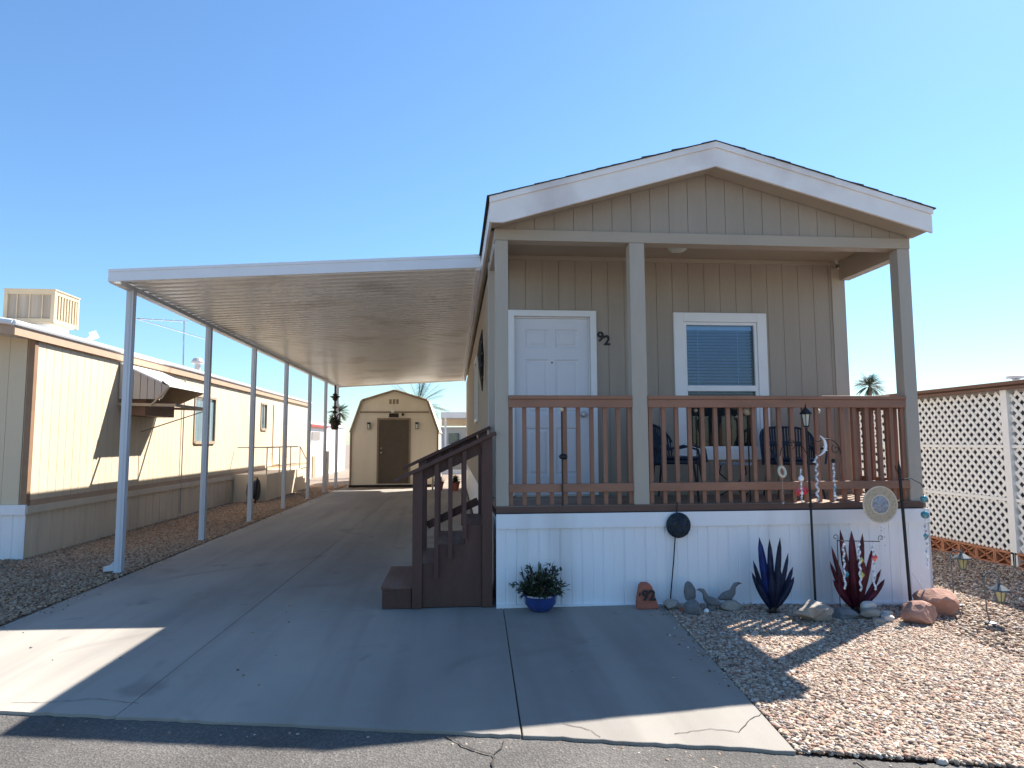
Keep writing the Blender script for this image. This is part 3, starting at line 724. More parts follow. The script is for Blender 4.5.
# ------------------------------------------------------------------ helper shapes
def rock(name, c, dims, m, seed, label, cat='rock', group=None, sub=2, rough=.18, yaw=0.):
    rd = random.Random(seed); import bmesh
    bm = bmesh.new(); bmesh.ops.create_icosphere(bm, subdivisions=3, radius=1)
    from mathutils import noise as nz
    off = Vector((rd.uniform(-50, 50), rd.uniform(-50, 50), rd.uniform(-50, 50)))
    planes = [(Vector((rd.gauss(0, 1), rd.gauss(0, 1), rd.gauss(0, .7))).normalized(), rd.uniform(.62, .88)) for _ in range(9)]
    for v in bm.verts:
        p = v.co.copy()
        for nn, dd in planes:
            e = p.dot(nn) - dd
            if e > 0: p -= nn * e * .97
        p *= 1 + rough * nz.noise(p * 1.6 + off) + rough * .35 * nz.noise(p * 6 + off)
        p = Vector((p.x * dims[0], p.y * dims[1], p.z * dims[2])); v.co = Matrix.Rotation(yaw, 3, 'Z') @ p
    me = bpy.data.meshes.new(name); bm.to_mesh(me); bm.free(); me.materials.append(M[m])
    me.polygons.foreach_set('use_smooth', [True] * len(me.polygons))
    try: me.set_sharp_from_angle(angle=radians(17))
    except Exception: pass
    o = bpy.data.objects.new(name, me); COL.objects.link(o); o.location = c; tag(o, label, cat, group); return o
def leaf_strip(mb, base, d, length, width, bend, n=6, fold=.25, up=(0, 0, 1)):
    """pointed blade starting at base in direction d, bending outward"""
    d = Vector(d).normalized(); side = d.cross(Vector(up)); 
    if side.length < 1e-3: side = Vector((1, 0, 0))
    side.normalize(); p = Vector(base); o = len(mb.v); nrm = side.cross(d).normalized()
    for i in range(n + 1):
        t = i / n; wv = width * (sin(pi * min(.98, (t * .82 + .18))) ** .8) if i < n else 0.0005
        mb.v += [tuple(p - side * wv / 2), tuple(p - nrm * wv * fold), tuple(p + side * wv / 2)]
        d = (d + bend / n).normalized() if isinstance(bend, Vector) else d
        p = p + d * (length / n)
    for i in range(n):
        a = o + 3 * i; mb.f += [(a, a + 1, a + 4, a + 3), (a + 1, a + 2, a + 5, a + 4)]

# ------------------------------------------------------------------ agave sculptures
def agave(name, base, tips, mlist, label, w=.07):
    t = thing(name, base, label, 'garden sculpture')
    bx, by, bz = base
    b = MB(); b.lathe([(.05, 0), (.055, .02), (.035, .03), (.03, .08), (.0, .085)], base, 14); b.build('stand', 'bronze', t, smooth=True)
    for (dx, dy, dz, ww, mm) in tips:
        mb = MB(); P0 = Vector((bx + dx * .12, by + dy * .2, bz + .05)); P2 = Vector((bx + dx, by + dy, bz + dz)); 
        P1 = Vector((bx + dx * .62, by + dy * .8, bz + dz * .42 + .02))
        n = 8; o = 0
        for i in range(n + 1):
            s_ = i / n; p = P0 * (1 - s_) ** 2 + P1 * 2 * s_ * (1 - s_) + P2 * s_ * s_
            tg = ((P1 - P0) * (1 - s_) + (P2 - P1) * s_).normalized()
            sd = tg.cross(Vector((0, -1, 0.05))).normalized(); nn = sd.cross(tg)
            wv = ww * (.22 + 2.4 * s_ ** 1.2 * (1 - s_) ** .9 + .3 * (1 - s_)) if i < n else .001
            if i == 0: wv = ww * .45
            mb.v += [tuple(p - sd * wv / 2), tuple(p + nn * wv * .22), tuple(p + sd * wv / 2)]
        for i in range(n):
            a = 3 * i; mb.f += [(a, a + 1, a + 4, a + 3), (a + 1, a + 2, a + 5, a + 4)]
        bo = mb.build('blade', mm, t, smooth=True)
        sm = bo.modifiers.new('solid', 'SOLIDIFY'); sm.thickness = .003
    return t
agave('agave_sculpture', (2.44, -.38, -.03), [(-.10, .0, .67, .085, 'blueblade'), (.005, .02, .65, .07, 'bluemetal'), (.11, .03, .66, .065, 'bluemetal'), (.155, -.02, .53, .05, 'bluemetal'),
      (.215, .02, .40, .055, 'bluemetal'), (.18, -.06, .33, .06, 'bluemetal'), (-.145, .04, .46, .05, 'bluemetal'), (-.19, -.02, .37, .05, 'bluemetal'), (-.16, -.08, .28, .06, 'bluemetal'),
      (.04, -.08, .42, .08, 'bluemetal'), (-.04, -.09, .38, .08, 'bluemetal')], ['bluemetal'], 'dark blue metal agave sculpture against the white skirting')
agave('agave_sculpture', (3.215, -.38, -.045), [(-.10, .02, .74, .075, 'redmetal'), (-.005, .0, .73, .095, 'redmetal'), (.12, .03, .70, .075, 'redmetal'), (-.19, .02, .59, .055, 'redmetal'),
      (.20, .02, .57, .055, 'redmetal'), (-.235, -.02, .46, .055, 'redmetal'), (-.235, -.06, .31, .06, 'redmetal'), (.265, -.04, .30, .06, 'redmetal'), (.26, 0, .38, .05, 'redmetal'),
      (.05, -.09, .46, .09, 'redmetal'), (-.06, -.09, .42, .08, 'redmetal')], ['redmetal'], 'dark red metal agave sculpture with wide pointed blades')

# ------------------------------------------------------------------ blue pot with plant
pt = thing('flower_pot', (.385, -.17, 0), 'round cobalt blue glazed bowl of leafy flowers on the concrete', 'plant pot')
b = MB(); b.lathe([(.0, .0), (.085, .0), (.10, .01), (.145, .07), (.152, .125), (.160, .135), (.158, .148), (.148, .15), (.14, .12), (.0, .12)], (.385, -.17, 0.001), 28); b.build('bowl', 'bluepot', pt, smooth=True)
b = MB(); b.lathe([(.138, .121), (.12, .13), (.0, .134)], (.385, -.17, 0.001), 20); b.build('potting_soil', 'soil', pt)
lf = MB(); rd = random.Random(5)
for i in range(330):
    a = rd.uniform(0, 2 * pi); ph = rd.uniform(.0, 1.45) ** 1; rr = rd.uniform(.03, .10)
    base = Vector((.385 + rr * cos(a), -.17 + rr * sin(a), .13))
    dirv = Vector((sin(ph) * cos(a), sin(ph) * sin(a), cos(ph) + .15)).normalized()
    ln = rd.uniform(.10, .25) * (1.1 if ph < .7 else .85); mid = base + dirv * ln
    for k in range(rd.randint(2, 4)):
        q = base + dirv * ln * rd.uniform(.4, 1); dd = (dirv + Vector((rd.gauss(0, .7), rd.gauss(0, .7), rd.gauss(0, .5)))).normalized()
        leaf_strip(lf, q, dd, rd.uniform(.03, .065), rd.uniform(.014, .026), Vector((0, 0, -.6)), 4)
for a, ln in ((3.3, .30), (3.1, .27), (.1, .26), (1.2, .22), (5.6, .25)):
    base = Vector((.385, -.17, .2)); dd = Vector((cos(a), sin(a) * .3, .32)); leaf_strip(lf, base, dd, ln, .02, Vector((0, 0, -.4)), 6)
for i in range(10):
    a = rd.uniform(0, 2 * pi); leaf_strip(lf, (.385 + .03 * cos(a), -.17 + .03 * sin(a), .15), (cos(a) * .25, sin(a) * .25, 1), rd.uniform(.25, .33), .018, Vector((cos(a) * .3, sin(a) * .3, 0)), 6)
lf.build('foliage', 'leaf', pt)
fl = MB()
for i in range(26):
    a = rd.uniform(0, 2 * pi); ph = rd.uniform(.3, 1.3); p = Vector((.385 + .17 * sin(ph) * cos(a), -.17 + .17 * sin(ph) * sin(a), .17 + .17 * cos(ph))); fl.ball(p, rd.uniform(.006, .011), 6, (1, 1, .7))
fl.build('blossom', 'flower', pt)

# ------------------------------------------------------------------ terracotta number marker
tm = thing('house_number_marker', (1.345, -.2, 0), 'terracotta block with black number 92 at the foot of the skirting', 'number marker')
b = MB(); b.prism([(1.25, -.25, 0.001), (1.455, -.25, .001), (1.425, -.235, .10), (1.40, -.222, .19), (1.375, -.215, .222), (1.305, -.215, .222), (1.285, -.222, .19), (1.262, -.235, .10)], (0, .08, .0))
b.build('block', 'terra', tm, bevel=.012)
text_obj('painted_number', '92', .125, 'black', tm, (1.358, -.2465, .118), rot=(pi / 2 - .13, 0, -.03), depth=.0015, bold=.004)
text_obj('painted_mark', "'", .11, 'black', tm, (1.268, -.2485, .10), rot=(pi / 2 - .13, .2, -.03), depth=.0015, bold=.003)

# ------------------------------------------------------------------ disc on rod
ds = thing('garden_stake', (1.605, -.075, 0), 'thin rod topped by a round dark mosaic disc before the skirting', 'garden stake')
b = MB(); b.tube([(1.602, -.078, -.02), (1.65, -.078, .4), (1.70, -.075, .93)], .006); b.build('rod', 'black', ds)
b = MB(); b.lathe([(.0, -.014), (.09, -.013), (.113, -.006), (.118, 0), (.113, .008), (.09, .018), (.04, .026), (.0, .028)], (1.70, -.09, .718), 30, 'y')
b.build('disc', 'disc', ds, smooth=True)
b = MB(); rd = random.Random(3)
for i in range(90):
    a = rd.uniform(0, 2 * pi); rr = .108 * sqrt(rd.random()); b.ball((1.70 + rr * cos(a), -.112 - .008 * (1 - rr / .11), .718 + rr * sin(a)), rd.uniform(.004, .010), 6, (1, .5, 1))
b.build('beads', M['bluemetal'], ds)

# ------------------------------------------------------------------ rocks left of agave
rock('rock', (1.57, -.24, .035), (.085, .07, .05), 'stone', 3, 'brown tan rock beside the terracotta number block', group='garden rocks')
rock('rock', (1.70, -.42, .05), (.085, .075, .072), 'stonegrey', 5, 'smooth round grey stone at the corner of the concrete', group='garden rocks')
rock('rock', (1.655, -.33, .005), (.06, .05, .03), 'terra', 8, 'small reddish stone between the grey and tan ones', group='garden rocks')
rock('rock', (1.745, -.22, .14), (.062, .05, .105), 'stonegrey', 9, 'upright egg shaped grey stone leaning before the skirting', group='garden rocks', rough=.1)
rock('rock', (1.80, -.47, .028), (.022, .022, .024), 'white', 12, 'tiny white round stone catching the sun', group='garden rocks', rough=.05)
rock('rock', (2.10, -.28, .02), (.12, .08, .055), 'stone', 14, 'flat tan stone behind the striped sunlight on the gravel', group='garden rocks')
rock('rock', (1.93, -.22, .015), (.05, .05, .05), 'stonepale', 21, 'pale little stone between the two bird figurines', group='garden rocks')
def bird(loc, flip, label):
    t = thing('bird_figurine', loc, label, 'garden figurine', 'stone bird figurines'); x, y, z = loc; s = -1 if flip else 1
    b = MB(); b.tube([(x + s * .10, y, z + .03), (x + s * .05, y, z + .05), (x, y, z + .06), (x - s * .035, y, z + .09), (x - s * .05, y, z + .135), (x - s * .065, y, z + .155), (x - s * .095, y, z + .165), (x - s * .125, y, z + .162)],
                     [.01, .035, .045, .03, .018, .02, .012, .002], 12); b.build('body', 'stonegrey', t, smooth=True)
    b = MB(); b.box(x - .03, x + .03, y - .02, y + .02, z - .03, z + .03); b.build('base', 'stonegrey', t, bevel=.008)
bird((1.90, -.30, .01), False, 'small grey stone bird figurine facing left toward the egg shaped stone')
bird((2.10, -.24, .045), True, 'small grey stone bird figurine facing right atop a tan stone')
# boulder and right rocks
rock('rock', (2.67, -.66, .05), (.165, .12, .10), 'stone', 25, 'large pale pitted boulder in front of the lamp pole', group='garden rocks', rough=.38)
rock('rock', (3.00, -.55, -.01), (.12, .08, .055), 'stonegrey', 31, 'flat dark grey rock at the foot of the red agave', group='garden rocks')
for i, (x, y, z, s, lab) in enumerate([(3.24, -.52, .05, .07, 'pale oval stone on top of the small pile'), (3.22, -.60, .0, .085, 'pale stone in the middle of the small pile'),
        (3.32, -.66, -.02, .06, 'rounded stone at the right of the small pile'), (3.20, -.72, -.03, .06, 'pale stone at the front of the small pile'), (3.38, -.55, -.01, .06, 'tan stone beside the red sandstone slab')]):
    rock('rock', (x, y, z), (s * 1.15, s * .8, s * .6), ('stonepale', 'stone')[i % 2 == 1], 40 + i, lab, group='garden rocks', rough=.12)
rock('rock', (3.57, -.72, .02), (.15, .13, .11), 'redrock', 51, 'smaller tilted red sandstone rock in front', group='garden rocks', rough=.12)
rock('rock', (3.97, -.42, .03), (.20, .17, .13), 'redrock', 57, 'big flat red sandstone slab at the home corner', group='garden rocks', rough=.14, yaw=-.5)

# ------------------------------------------------------------------ lamp pole with ornaments
lp = thing('solar_lamp_post', (2.885, -.3, 0), 'tall slim black lantern pole with scrolled arms rising before the railing', 'lamp post')
b = MB(); b.tube([(2.885, -.30, -.05), (2.885, -.29, .9), (2.88, -.28, 1.62)], .011); 
for z in (.9, 1.3): b.lathe([(.011, -.02), (.018, 0), (.011, .02)], (2.884, -.288, z), 10)
b.build('pole', 'black', lp, smooth=True)
def lantern(mb_frame, mb_glass, c, w, h, capw=1.45):
    x, y, z = c   # centre of bottom
    for a in range(6):
        th = a * pi / 3; mb_frame.tube([(x + w * .55 * cos(th), y + w * .55 * sin(th), z), (x + w * cos(th), y + w * sin(th), z + h)], .0035, 5)
    mb_frame.lathe([(w * .5, -.012), (w * .62, 0), (w * .3, .004)], (x, y, z), 12)
    mb_frame.lathe([(w * capw, h), (w * capw * .9, h + .012), (w * .45, h + .05), (w * .2, h + .065), (w * .12, h + .09), (.0, h + .1)], (x, y, z), 6)
    mb_glass.lathe([(w * .48, .003), (w * .88, h - .002)], (x, y, z), 6)
f1 = MB(); f2 = MB(); lantern(f1, f2, (2.88, -.28, 1.635), .042, .11, 1.5); f1.build('lantern_frame', 'black', lp); f2.build('lantern_glass', 'lampglass', lp)
def arc(c, r, a0, a1, n=14, y=-.28): return [(c[0] + r * cos(a0 + (a1 - a0) * i / n), y, c[1] + r * sin(a0 + (a1 - a0) * i / n)) for i in range(n + 1)]
def spiral(c, r0, r1, a0, a1, n=22, y=-.28): return [(c[0] + (r0 + (r1 - r0) * i / n) * cos(a0 + (a1 - a0) * i / n), y, c[1] + (r0 + (r1 - r0) * i / n) * sin(a0 + (a1 - a0) * i / n)) for i in range(n + 1)]
b = MB(); b.tube([(2.883, -.285, 1.36), (2.83, -.28, 1.45)] + arc((2.74, 1.36), .125, .8, pi * 1.0, y=-.28), .0045, 6); b.tube(spiral((2.72, 1.47), .05, .012, -1.2, 6.5), .0035, 5)
b.build('scroll_arm', 'black', lp)
b = MB(); b.tube([(2.883, -.285, 1.42), (2.95, -.28, 1.50)] + arc((3.07, 1.385), .13, 2.2, -.1), .0045, 6); b.tube(spiral((3.16, 1.42), .045, .012, 2, 9), .0035, 5)
b.build('scroll_arm', 'black', lp)
# hanging ornaments
def crystals(mb, x, y, z0, z1, r=.009, wob=.0, step=.02):
    z = z0; i = 0; r *= 1.3; wob *= .45; step *= .95
    while z > z1:
        xx = x + wob * cos(i * 1.1); yy = y + wob * sin(i * 1.1)
        mb.add([(xx, yy, z + r * 1.2), (xx + r, yy, z), (xx, yy + r, z), (xx - r, yy, z), (xx, yy - r, z), (xx, yy, z - r * 1.2)],
               [(0, 1, 2), (0, 2, 3), (0, 3, 4), (0, 4, 1), (5, 2, 1), (5, 3, 2), (5, 4, 3), (5, 1, 4)]); z -= step; i += 1
def hang(name, x, y, z0, z1, label, wob=.0, r=.009, extra=(), thread=.03, step=.02, cat='hanging ornament', group='crystal ornaments on the garden hooks'):
    t = thing(name, (x, y, z1), label, cat, group)
    c = MB(); crystals(c, x, y, z0, z1, r, wob, step); c.build('crystals', 'crystal', t)
    th = MB(); th.tube([(x, y, z0 + thread), (x, y, z1)], .0012, 4); th.build('thread', 'silver', t)
    for (kind, dx, dz, rr, mm) in extra:
        e = MB()
        if kind == 'ball': e.ball((x + dx, y, dz), rr, 14)
        elif kind == 'gem': e.add([(x + dx, y, dz + rr * 1.3), (x + dx + rr, y, dz), (x + dx, y + rr * .5, dz), (x + dx - rr, y, dz), (x + dx, y - rr * .5, dz), (x + dx, y, dz - rr * 1.3)], [(0, 1, 2), (0, 2, 3), (0, 3, 4), (0, 4, 1), (5, 2, 1), (5, 3, 2), (5, 4, 3), (5, 1, 4)])
        e.build('glass_ball' if kind == 'ball' else 'glass_gem', mm, t, smooth=(kind == 'ball'))
    return t
# carved ring
rg = thing('hanging_ring', (2.625, -.28, 1.2), 'ivory ring ornament hanging from the left scroll of the lamp pole', 'hanging ornament')
b = MB(); P = [(2.628 + .030 * cos(a), -.28 + .012 * sin(a), 1.215 + .045 * sin(a)) for a in np.linspace(0, 2 * pi, 25)]; b.tube(P, .013, 8, False); b.build('ring', 'ivory', rg, smooth=True)
b = MB(); b.tube([(2.615, -.28, 1.36), (2.627, -.28, 1.27)], .0015, 4); b.tube([(2.628, -.28, 1.16), (2.627, -.28, .93)], .0012, 4); b.ball((2.627, -.28, .93), .012, 8); b.ball((2.627, -.28, 1.04), .007, 8); b.build('thread', 'silver', rg)
hang('crystal_string', 2.803, -.29, 1.23, .94, 'crystal string with clear ball and red gem beside the lamp pole', .006, .009, (('ball', 0, 1.15, .027, 'crystal'), ('gem', -.03, 1.03, .035, 'redglass'), ('gem', .035, 1.04, .035, 'redglass'), ('ball', 0, 1.02, .016, 'crystal')))
hang('crystal_string', 2.962, -.28, 1.345, .945, 'twisted crystal spiral hanging just right of the lamp pole', .022, .010, (), step=.014)
hang('crystal_string', 3.13, -.28, 1.30, .95, 'aqua crystal string hanging from the right scroll of the lamp pole', .008, .011, (('ball', -.0, 1.31, .02, 'black'), ('gem', 0, 1.2, .018, 'teal'), ('gem', 0, 1.06, .022, 'teal'), ('ball', 0, .99, .014, 'crystal')))
mo = thing('moon_ornament', (3.03, -.29, 1.4), 'silvery crescent moon hung under the right scroll', 'hanging ornament')
b = MB(); A = np.linspace(-1.35, 1.1, 15); n = len(A)
P = [(2.955 + .10 * cos(a), -.29, 1.455 + .10 * sin(a)) for a in A]; Rr = [.002 + .013 * sin(pi * i / (n - 1)) for i in range(n)]
b.tube(P, Rr, 8); b.build('crescent', 'crystal', mo, smooth=True)
b = MB(); b.tube([(3.0, -.285, 1.50), (3.0, -.29, 1.545)], .0015, 4); b.build('thread', 'silver', mo)

# ------------------------------------------------------------------ dark hook pole with ring medallion
hp = thing('hook_pole', (3.76, -.34, 0), 'thick black leaning garden pole with side arm near the home corner', 'garden pole')
b = MB(); b.tube([(3.768, -.345, -.08), (3.75, -.342, .6), (3.732, -.34, 1.19)], .014, 10); b.tube([(3.732, -.34, 1.19), (3.73, -.34, 1.24), (3.729, -.34, 1.31)], [.018, .014, .002], 8); b.build('pole', 'black', hp, smooth=True)
b = MB(); b.tube([(3.736, -.34, 1.13), (3.83, -.34, 1.15), (3.93, -.34, 1.10), (3.955, -.34, 1.06)], .004, 6); b.tube([(3.74, -.34, .93), (3.70, -.35, .93)], .004, 6)
b.tube([(3.732, -.34, 1.20), (3.70, -.34, 1.22), (3.69, -.34, 1.27)], .004, 5)
b.build('side_arm', 'black', hp)
md = thing('ring_medallion', (3.54, -.37, .9), 'pale cane ring medallion with grey mosaic centre hung on the black pole', 'hanging ornament')
def annulus(mb, c, r0, r1, y, th, n=36):
    prof = [(r0, 0), (r0, th), (r1, th), (r1, 0)]; o = len(mb.v); c = Vector(c)
    for (rr, yy) in prof:
        for k in range(n): mb.v.append((c.x + rr * cos(2 * pi * k / n), y - yy, c.z + rr * sin(2 * pi * k / n)))
    for i in range(4):
        for k in range(n): mb.f.append((o + i * n + k, o + i * n + (k + 1) % n, o + ((i + 1) % 4) * n + (k + 1) % n, o + ((i + 1) % 4) * n + k))
cc = (3.505, -.37, .912)
b = MB(); annulus(b, cc, .088, .158, -.366, .008); b.build('cane_band', 'straw', md)
b = MB()
for rr, tk in ((.163, .007), (.085, .006)):
    b.tube([(cc[0] + rr * cos(a), -.372, cc[2] + rr * sin(a)) for a in np.linspace(0, 2 * pi, 41)], tk, 6, False)
b.build('rim', 'ivory', md, smooth=True)
b = MB(); b.lathe([(.0, 0), (.084, 0), (.08, .012), (.0, .02)], (cc[0], -.364, cc[2]), 28, 'y'); b.build('mosaic_centre', 'mosaicgrey', md, smooth=True)
b = MB(); crystals(b, 3.50, -.375, .735, .60, .006, 0, .03); crystals(b, 3.53, -.375, .735, .5, .005, 0, .04); b.tube([(3.50, -.37, .75), (3.50, -.37, .45)], .001, 4); b.build('drops', 'crystal', md)
hang('crystal_string', 3.957, -.34, .74, .34, 'crystal string with two teal glass balls at the home corner', .014, .011, (('ball', 0, .955, .034, 'teal'), ('ball', 0, .81, .036, 'teal'), ('gem', 0, .62, .03, 'teal')), thread=.33)
# low crossbar stand with three crystal strings
cb = thing('ornament_stand', (3.0, -.50, 0), 'low wire stand with curled ends standing over the red agave', 'garden stand')
b = MB(); b.tube([(3.0, -.50, -.05), (3.0, -.50, .62)], .004, 6); b.tube([(2.995, -.50, .615), (3.40, -.50, .60)], .004, 6)
b.tube(spiral((2.985, .645), .028, .008, -1, 6), .003, 5, ) ; b.tube(spiral((3.41, .63), .028, .008, 4, -3), .003, 5)
b.v = [(x, -.50 if abs(y + .28) < .01 else y, z) for x, y, z in b.v]
b.build('wire_frame', 'black', cb)
G3 = 'three crystal strings on the wire stand'
hang('crystal_string', 3.055, -.50, .58, .19, 'left crystal string on the wire stand, ending in teal', .012, .010, (('gem', .02, .32, .024, 'teal'),), step=.016, group=G3)
hang('crystal_string', 3.20, -.50, .58, .17, 'middle crystal string on the wire stand, with yellow green gems', .014, .010, (('gem', .018, .44, .022, 'greenglass'), ('gem', .018, .31, .024, 'greenglass')), step=.014, group=G3)
hang('crystal_string', 3.33, -.50, .58, .18, 'right crystal string on the wire stand, with a red gem', .014, .010, (('gem', .012, .46, .032, 'redglass'),), step=.018, group=G3)
b = MB(); b.tube([(3.79, -.36, .29), (3.885, -.40, .12)], [.006, .010], 8); tag(b.build('white_spike', 'white', loc=(3.88, -.4, .12)), 'slanting short white spike beside the black pole', 'garden stake')

# ------------------------------------------------------------------ hook lanterns
def hook_lantern(bx, by, bz, H, rch, lz, label, first=None):
    t = thing('hook_lantern', (bx, by, bz), label, 'garden lantern', 'solar lanterns on shepherd hooks')
    b = MB(); r_ = rch / 2; top = bz + H - r_
    b.tube([(bx + .03, by, bz - .02), (bx, by, bz + .1), (bx - .01, by, top)] + [(bx - .01 + r_ - r_ * cos(a), by, top + r_ * sin(a)) for a in np.linspace(.2, pi + .1, 14)], .0055, 7); b.build('hook', 'pewter', t, smooth=True)
    b = MB(); b.lathe([(.05, 0), (.045, .01), (.0, .02)], (bx + .03, by, bz + .0), 14); b.build('foot_plate', 'pewter', t)
    f1 = MB(); f2 = MB(); c = (bx - .01 + rch, by, lz)
    lantern(f1, f2, c, .048, .095, 1.75); f1.tube([(c[0], by, lz + .18), (c[0], by, top)], .003, 5)
    f1.build('lantern_frame', 'pewter', t); f2.build('lantern_glass', 'amberglass', t)
hook_lantern(4.34, -.15, -.06, .51, .12, .275, 'pewter hook lantern farther back, nearer the lattice')
hook_lantern(4.15, -.77, -.06, .43, .14, .115, 'pewter hook lantern nearer the road, low over the gravel')

# ------------------------------------------------------------------ porch furniture
def chair(loc, rot, sc, label):
    t = thing('patio_chair', loc, label, 'chair', 'blue porch chairs')
    L0 = Vector(loc)
    def B(mb, nm, m, sm=True):
        mb.v = [(x + L0.x, y + L0.y, z + L0.z) for x, y, z in mb.v]; return mb.build(nm, m, t, smooth=sm)
    # back : curved barrel panel with rounded top ; front of chair is -Y
    b = MB(); N = 54; R_ = .30
    def bp(a, h): return (R_ * sin(a) * (1 + .12 * h), .05 + R_ * .75 * cos(a) + h * .10, .36 + h)
    for j in range(9):
        for i in range(N + 1):
            a = -1.45 + 2.9 * i / N; hm = .44 * sqrt(max(0, 1 - (abs(a) / 1.62) ** 3)) ; b.v.append(bp(a, hm * j / 8))
    for j in range(8):
        for i in range(N):
            if i % 2 and j not in (0, 4): continue
            q = j * (N + 1) + i; b.f.append((q, q + 1, q + N + 2, q + N + 1))
    o = B(b, 'backrest', 'chair'); s = o.modifiers.new('s', 'SOLIDIFY'); s.thickness = .012
    b = MB(); P = []
    for i in range(N + 1):
        a = -1.45 + 2.9 * i / N; hm = .44 * sqrt(max(0, 1 - (abs(a) / 1.62) ** 3)); P.append(bp(a, hm))
    b.tube(P, .013, 7); B(b, 'back_rim', 'chair')
    b = MB(); b.lathe([(.0, .37), (.26, .37), (.285, .385), (.285, .40), (.24, .415), (.0, .40)], (0, 0, 0), 22); B(b, 'seat', 'chair')
    b = MB(); b.lathe([(.0, .416), (.22, .412), (.24, .425), (.22, .445), (.0, .455)], (0, -.01, 0), 20); B(b, 'cushion', 'chair')
    for sx in (-1, 1):
        b = MB(); b.tube([(sx * .30, .05, .52), (sx * .31, -.12, .56), (sx * .29, -.26, .52), (sx * .26, -.28, .38)], .012, 7); B(b, 'armrest', 'chair')
        for sy in (-1, 1):
            b = MB(); b.tube([(sx * .21, sy * .2, .38), (sx * .25, sy * .25, .0)], [.013, .010], 7); B(b, 'leg', 'black')
    t.rotation_euler[2] = rot; t.scale = (sc, sc, sc)
    return t
chair((1.93, .58, DZ), radians(62), .98, 'blue barrel back patio chair turned sideways, left of the small table')
chair((3.19, .60, DZ), radians(-8), .93, 'wider blue patio chair facing the street, right of the small table')
tb = thing('patio_table', (2.58, .62, DZ), 'small low round scroll legged table between the two blue chairs', 'table')
b = MB(); b.lathe([(.0, .34), (.2, .34), (.205, .35), (.2, .365), (.0, .366)], (2.58, .62, DZ), 26); b.build('table_top', 'mosaicgrey', tb)
for k in range(3):
    a = k * 2.094 + .5; ca, sa = cos(a), sin(a); b = MB()
    b.tube([(2.58 + ca * rr, .62 + sa * rr, DZ + zz) for rr, zz in ((.15, .34), (.17, .25), (.10, .19), (.05, .15), (.07, .08), (.16, .02), (.19, .04))], .008, 6); b.build('leg', 'bronze', tb)
# globe stakes on the rail
def globe(x, y, zg, zb, r, label, m='ivory'):
    t = thing('globe_stake', (x, y, zb), label, 'garden stake', 'globe topped stakes behind the railing')
    b = MB(); b.tube([(x, y, zb), (x, y, zg - r)], .007, 7); b.build('stem', 'bronze', t)
    b = MB(); b.ball((x, y, zg), r, 16); b.build('globe', m, t, smooth=True); return t
g1 = globe(.62, -.03, 1.80, DZ, .020, 'small globe stake in front of the door with a dark knob half way'); b = MB(); b.ball((.63, -.04, 1.36), .035, 8, (1.2, 1, .8)); b.tube([(.62, -.05, 1.36), (.66, -.06, 1.355)], .02, 7); b.build('knob', 'black', g1)
globe(2.50, .12, 1.79, DZ, .042, 'largest globe stake, in front of the dark window pane')
globe(1.98, .13, 1.80, DZ, .018, 'smallest globe stake, at the left edge of the window')
globe(3.22, .12, 1.79, DZ, .030, 'sunlit white globe stake right of the lamp pole', 'white')
# wall ornament under the carport
b = MB(); b.tube([(-.03, 2.28, 2.15), (-.035, 2.30, 2.3), (-.045, 2.25, 2.45), (-.05, 2.30, 2.62), (-.045, 2.26, 2.8), (-.03, 2.28, 2.95)], [.006, .022, .035, .045, .025, .005], 8)
for z in (2.3, 2.45, 2.6, 2.75): b.tube([(-.03, 2.12, z + .03), (-.045, 2.28, z), (-.03, 2.44, z + .03)], .009, 6)
tag(b.build('wall_ornament', 'bronze', loc=(-.03, 2.28, 2.5)), 'tall dark bronze ornament hung on the side wall under the carport', 'wall ornament')

# ------------------------------------------------------------------ shed
SY = 16.9
sh = thing('garden_shed', (-2.42, SY + 1.5, 0), 'beige barn roofed shed with dark brown door at the end of the driveway', 'shed')
def shp(y): return [(-3.92, y, .06), (-.92, y, .06), (-.935, y, 1.84), (-1.32, y, 2.93), (-2.43, y, 3.28), (-3.545, y, 2.93), (-3.91, y, 1.84)]
b = MB(); b.prism(shp(SY), (0, 5.0, 0)); 
b.build('wall', 'shed', sh)
b = MB(); P = shp(SY); loop = [P[2], P[3], P[4], P[5], P[6]]
for a, c in zip(loop[:-1], loop[1:]):
    A = Vector(a); C = Vector(c); dd = (C - A); nn = Vector((dd.z, 0, -dd.x)).normalized()
    if nn.dot(Vector((A.x + 2.43, 0, A.z - 2))) < 0: nn = -nn
    b.prism([A + nn * .004, C + nn * .004, C + nn * .05, A + nn * .05], (0, 5.1, 0))
b.v = [(x, y - .06, z) for x, y, z in b.v]
b.build('roof', M['tanpaint'] if False else 'shed', sh)
b = MB()
for a, c in zip(loop[:-1], loop[1:]):
    A = Vector(a); C = Vector(c); b.beam(A + Vector((0, -.07, 0)), C + Vector((0, -.07, 0)), .022, .06, (0, 0, 1))
b.box(-3.93, -3.87, SY - .03, SY - .002, .06, 1.84); b.box(-.98, -.92, SY - .03, SY - .002, .06, 1.84); b.box(-3.6, -1.25, SY - .03, SY - .002, 2.51, 2.56)
b.build('trim', 'shedtrim', sh)
b = MB(); b.box(-3.02, -2.96, SY - .035, SY - .002, .1, 2.33); b.box(-1.94, -1.88, SY - .035, SY - .002, .1, 2.33); b.box(-2.96, -1.94, SY - .035, SY - .002, 2.27, 2.33); b.build('door_frame', 'shedtrim', sh)
b = MB(); b.box(-2.96, -1.94, SY - .02, SY - .002, .1, 2.27); dd = b.build('door', 'sheddoor', sh); b = MB(); b.ball((-2.87, SY - .06, 1.15), .035, 8); b.ball((-2.87, SY - .05, 1.3), .025, 8); b.build('door_knob', 'silver', dd)
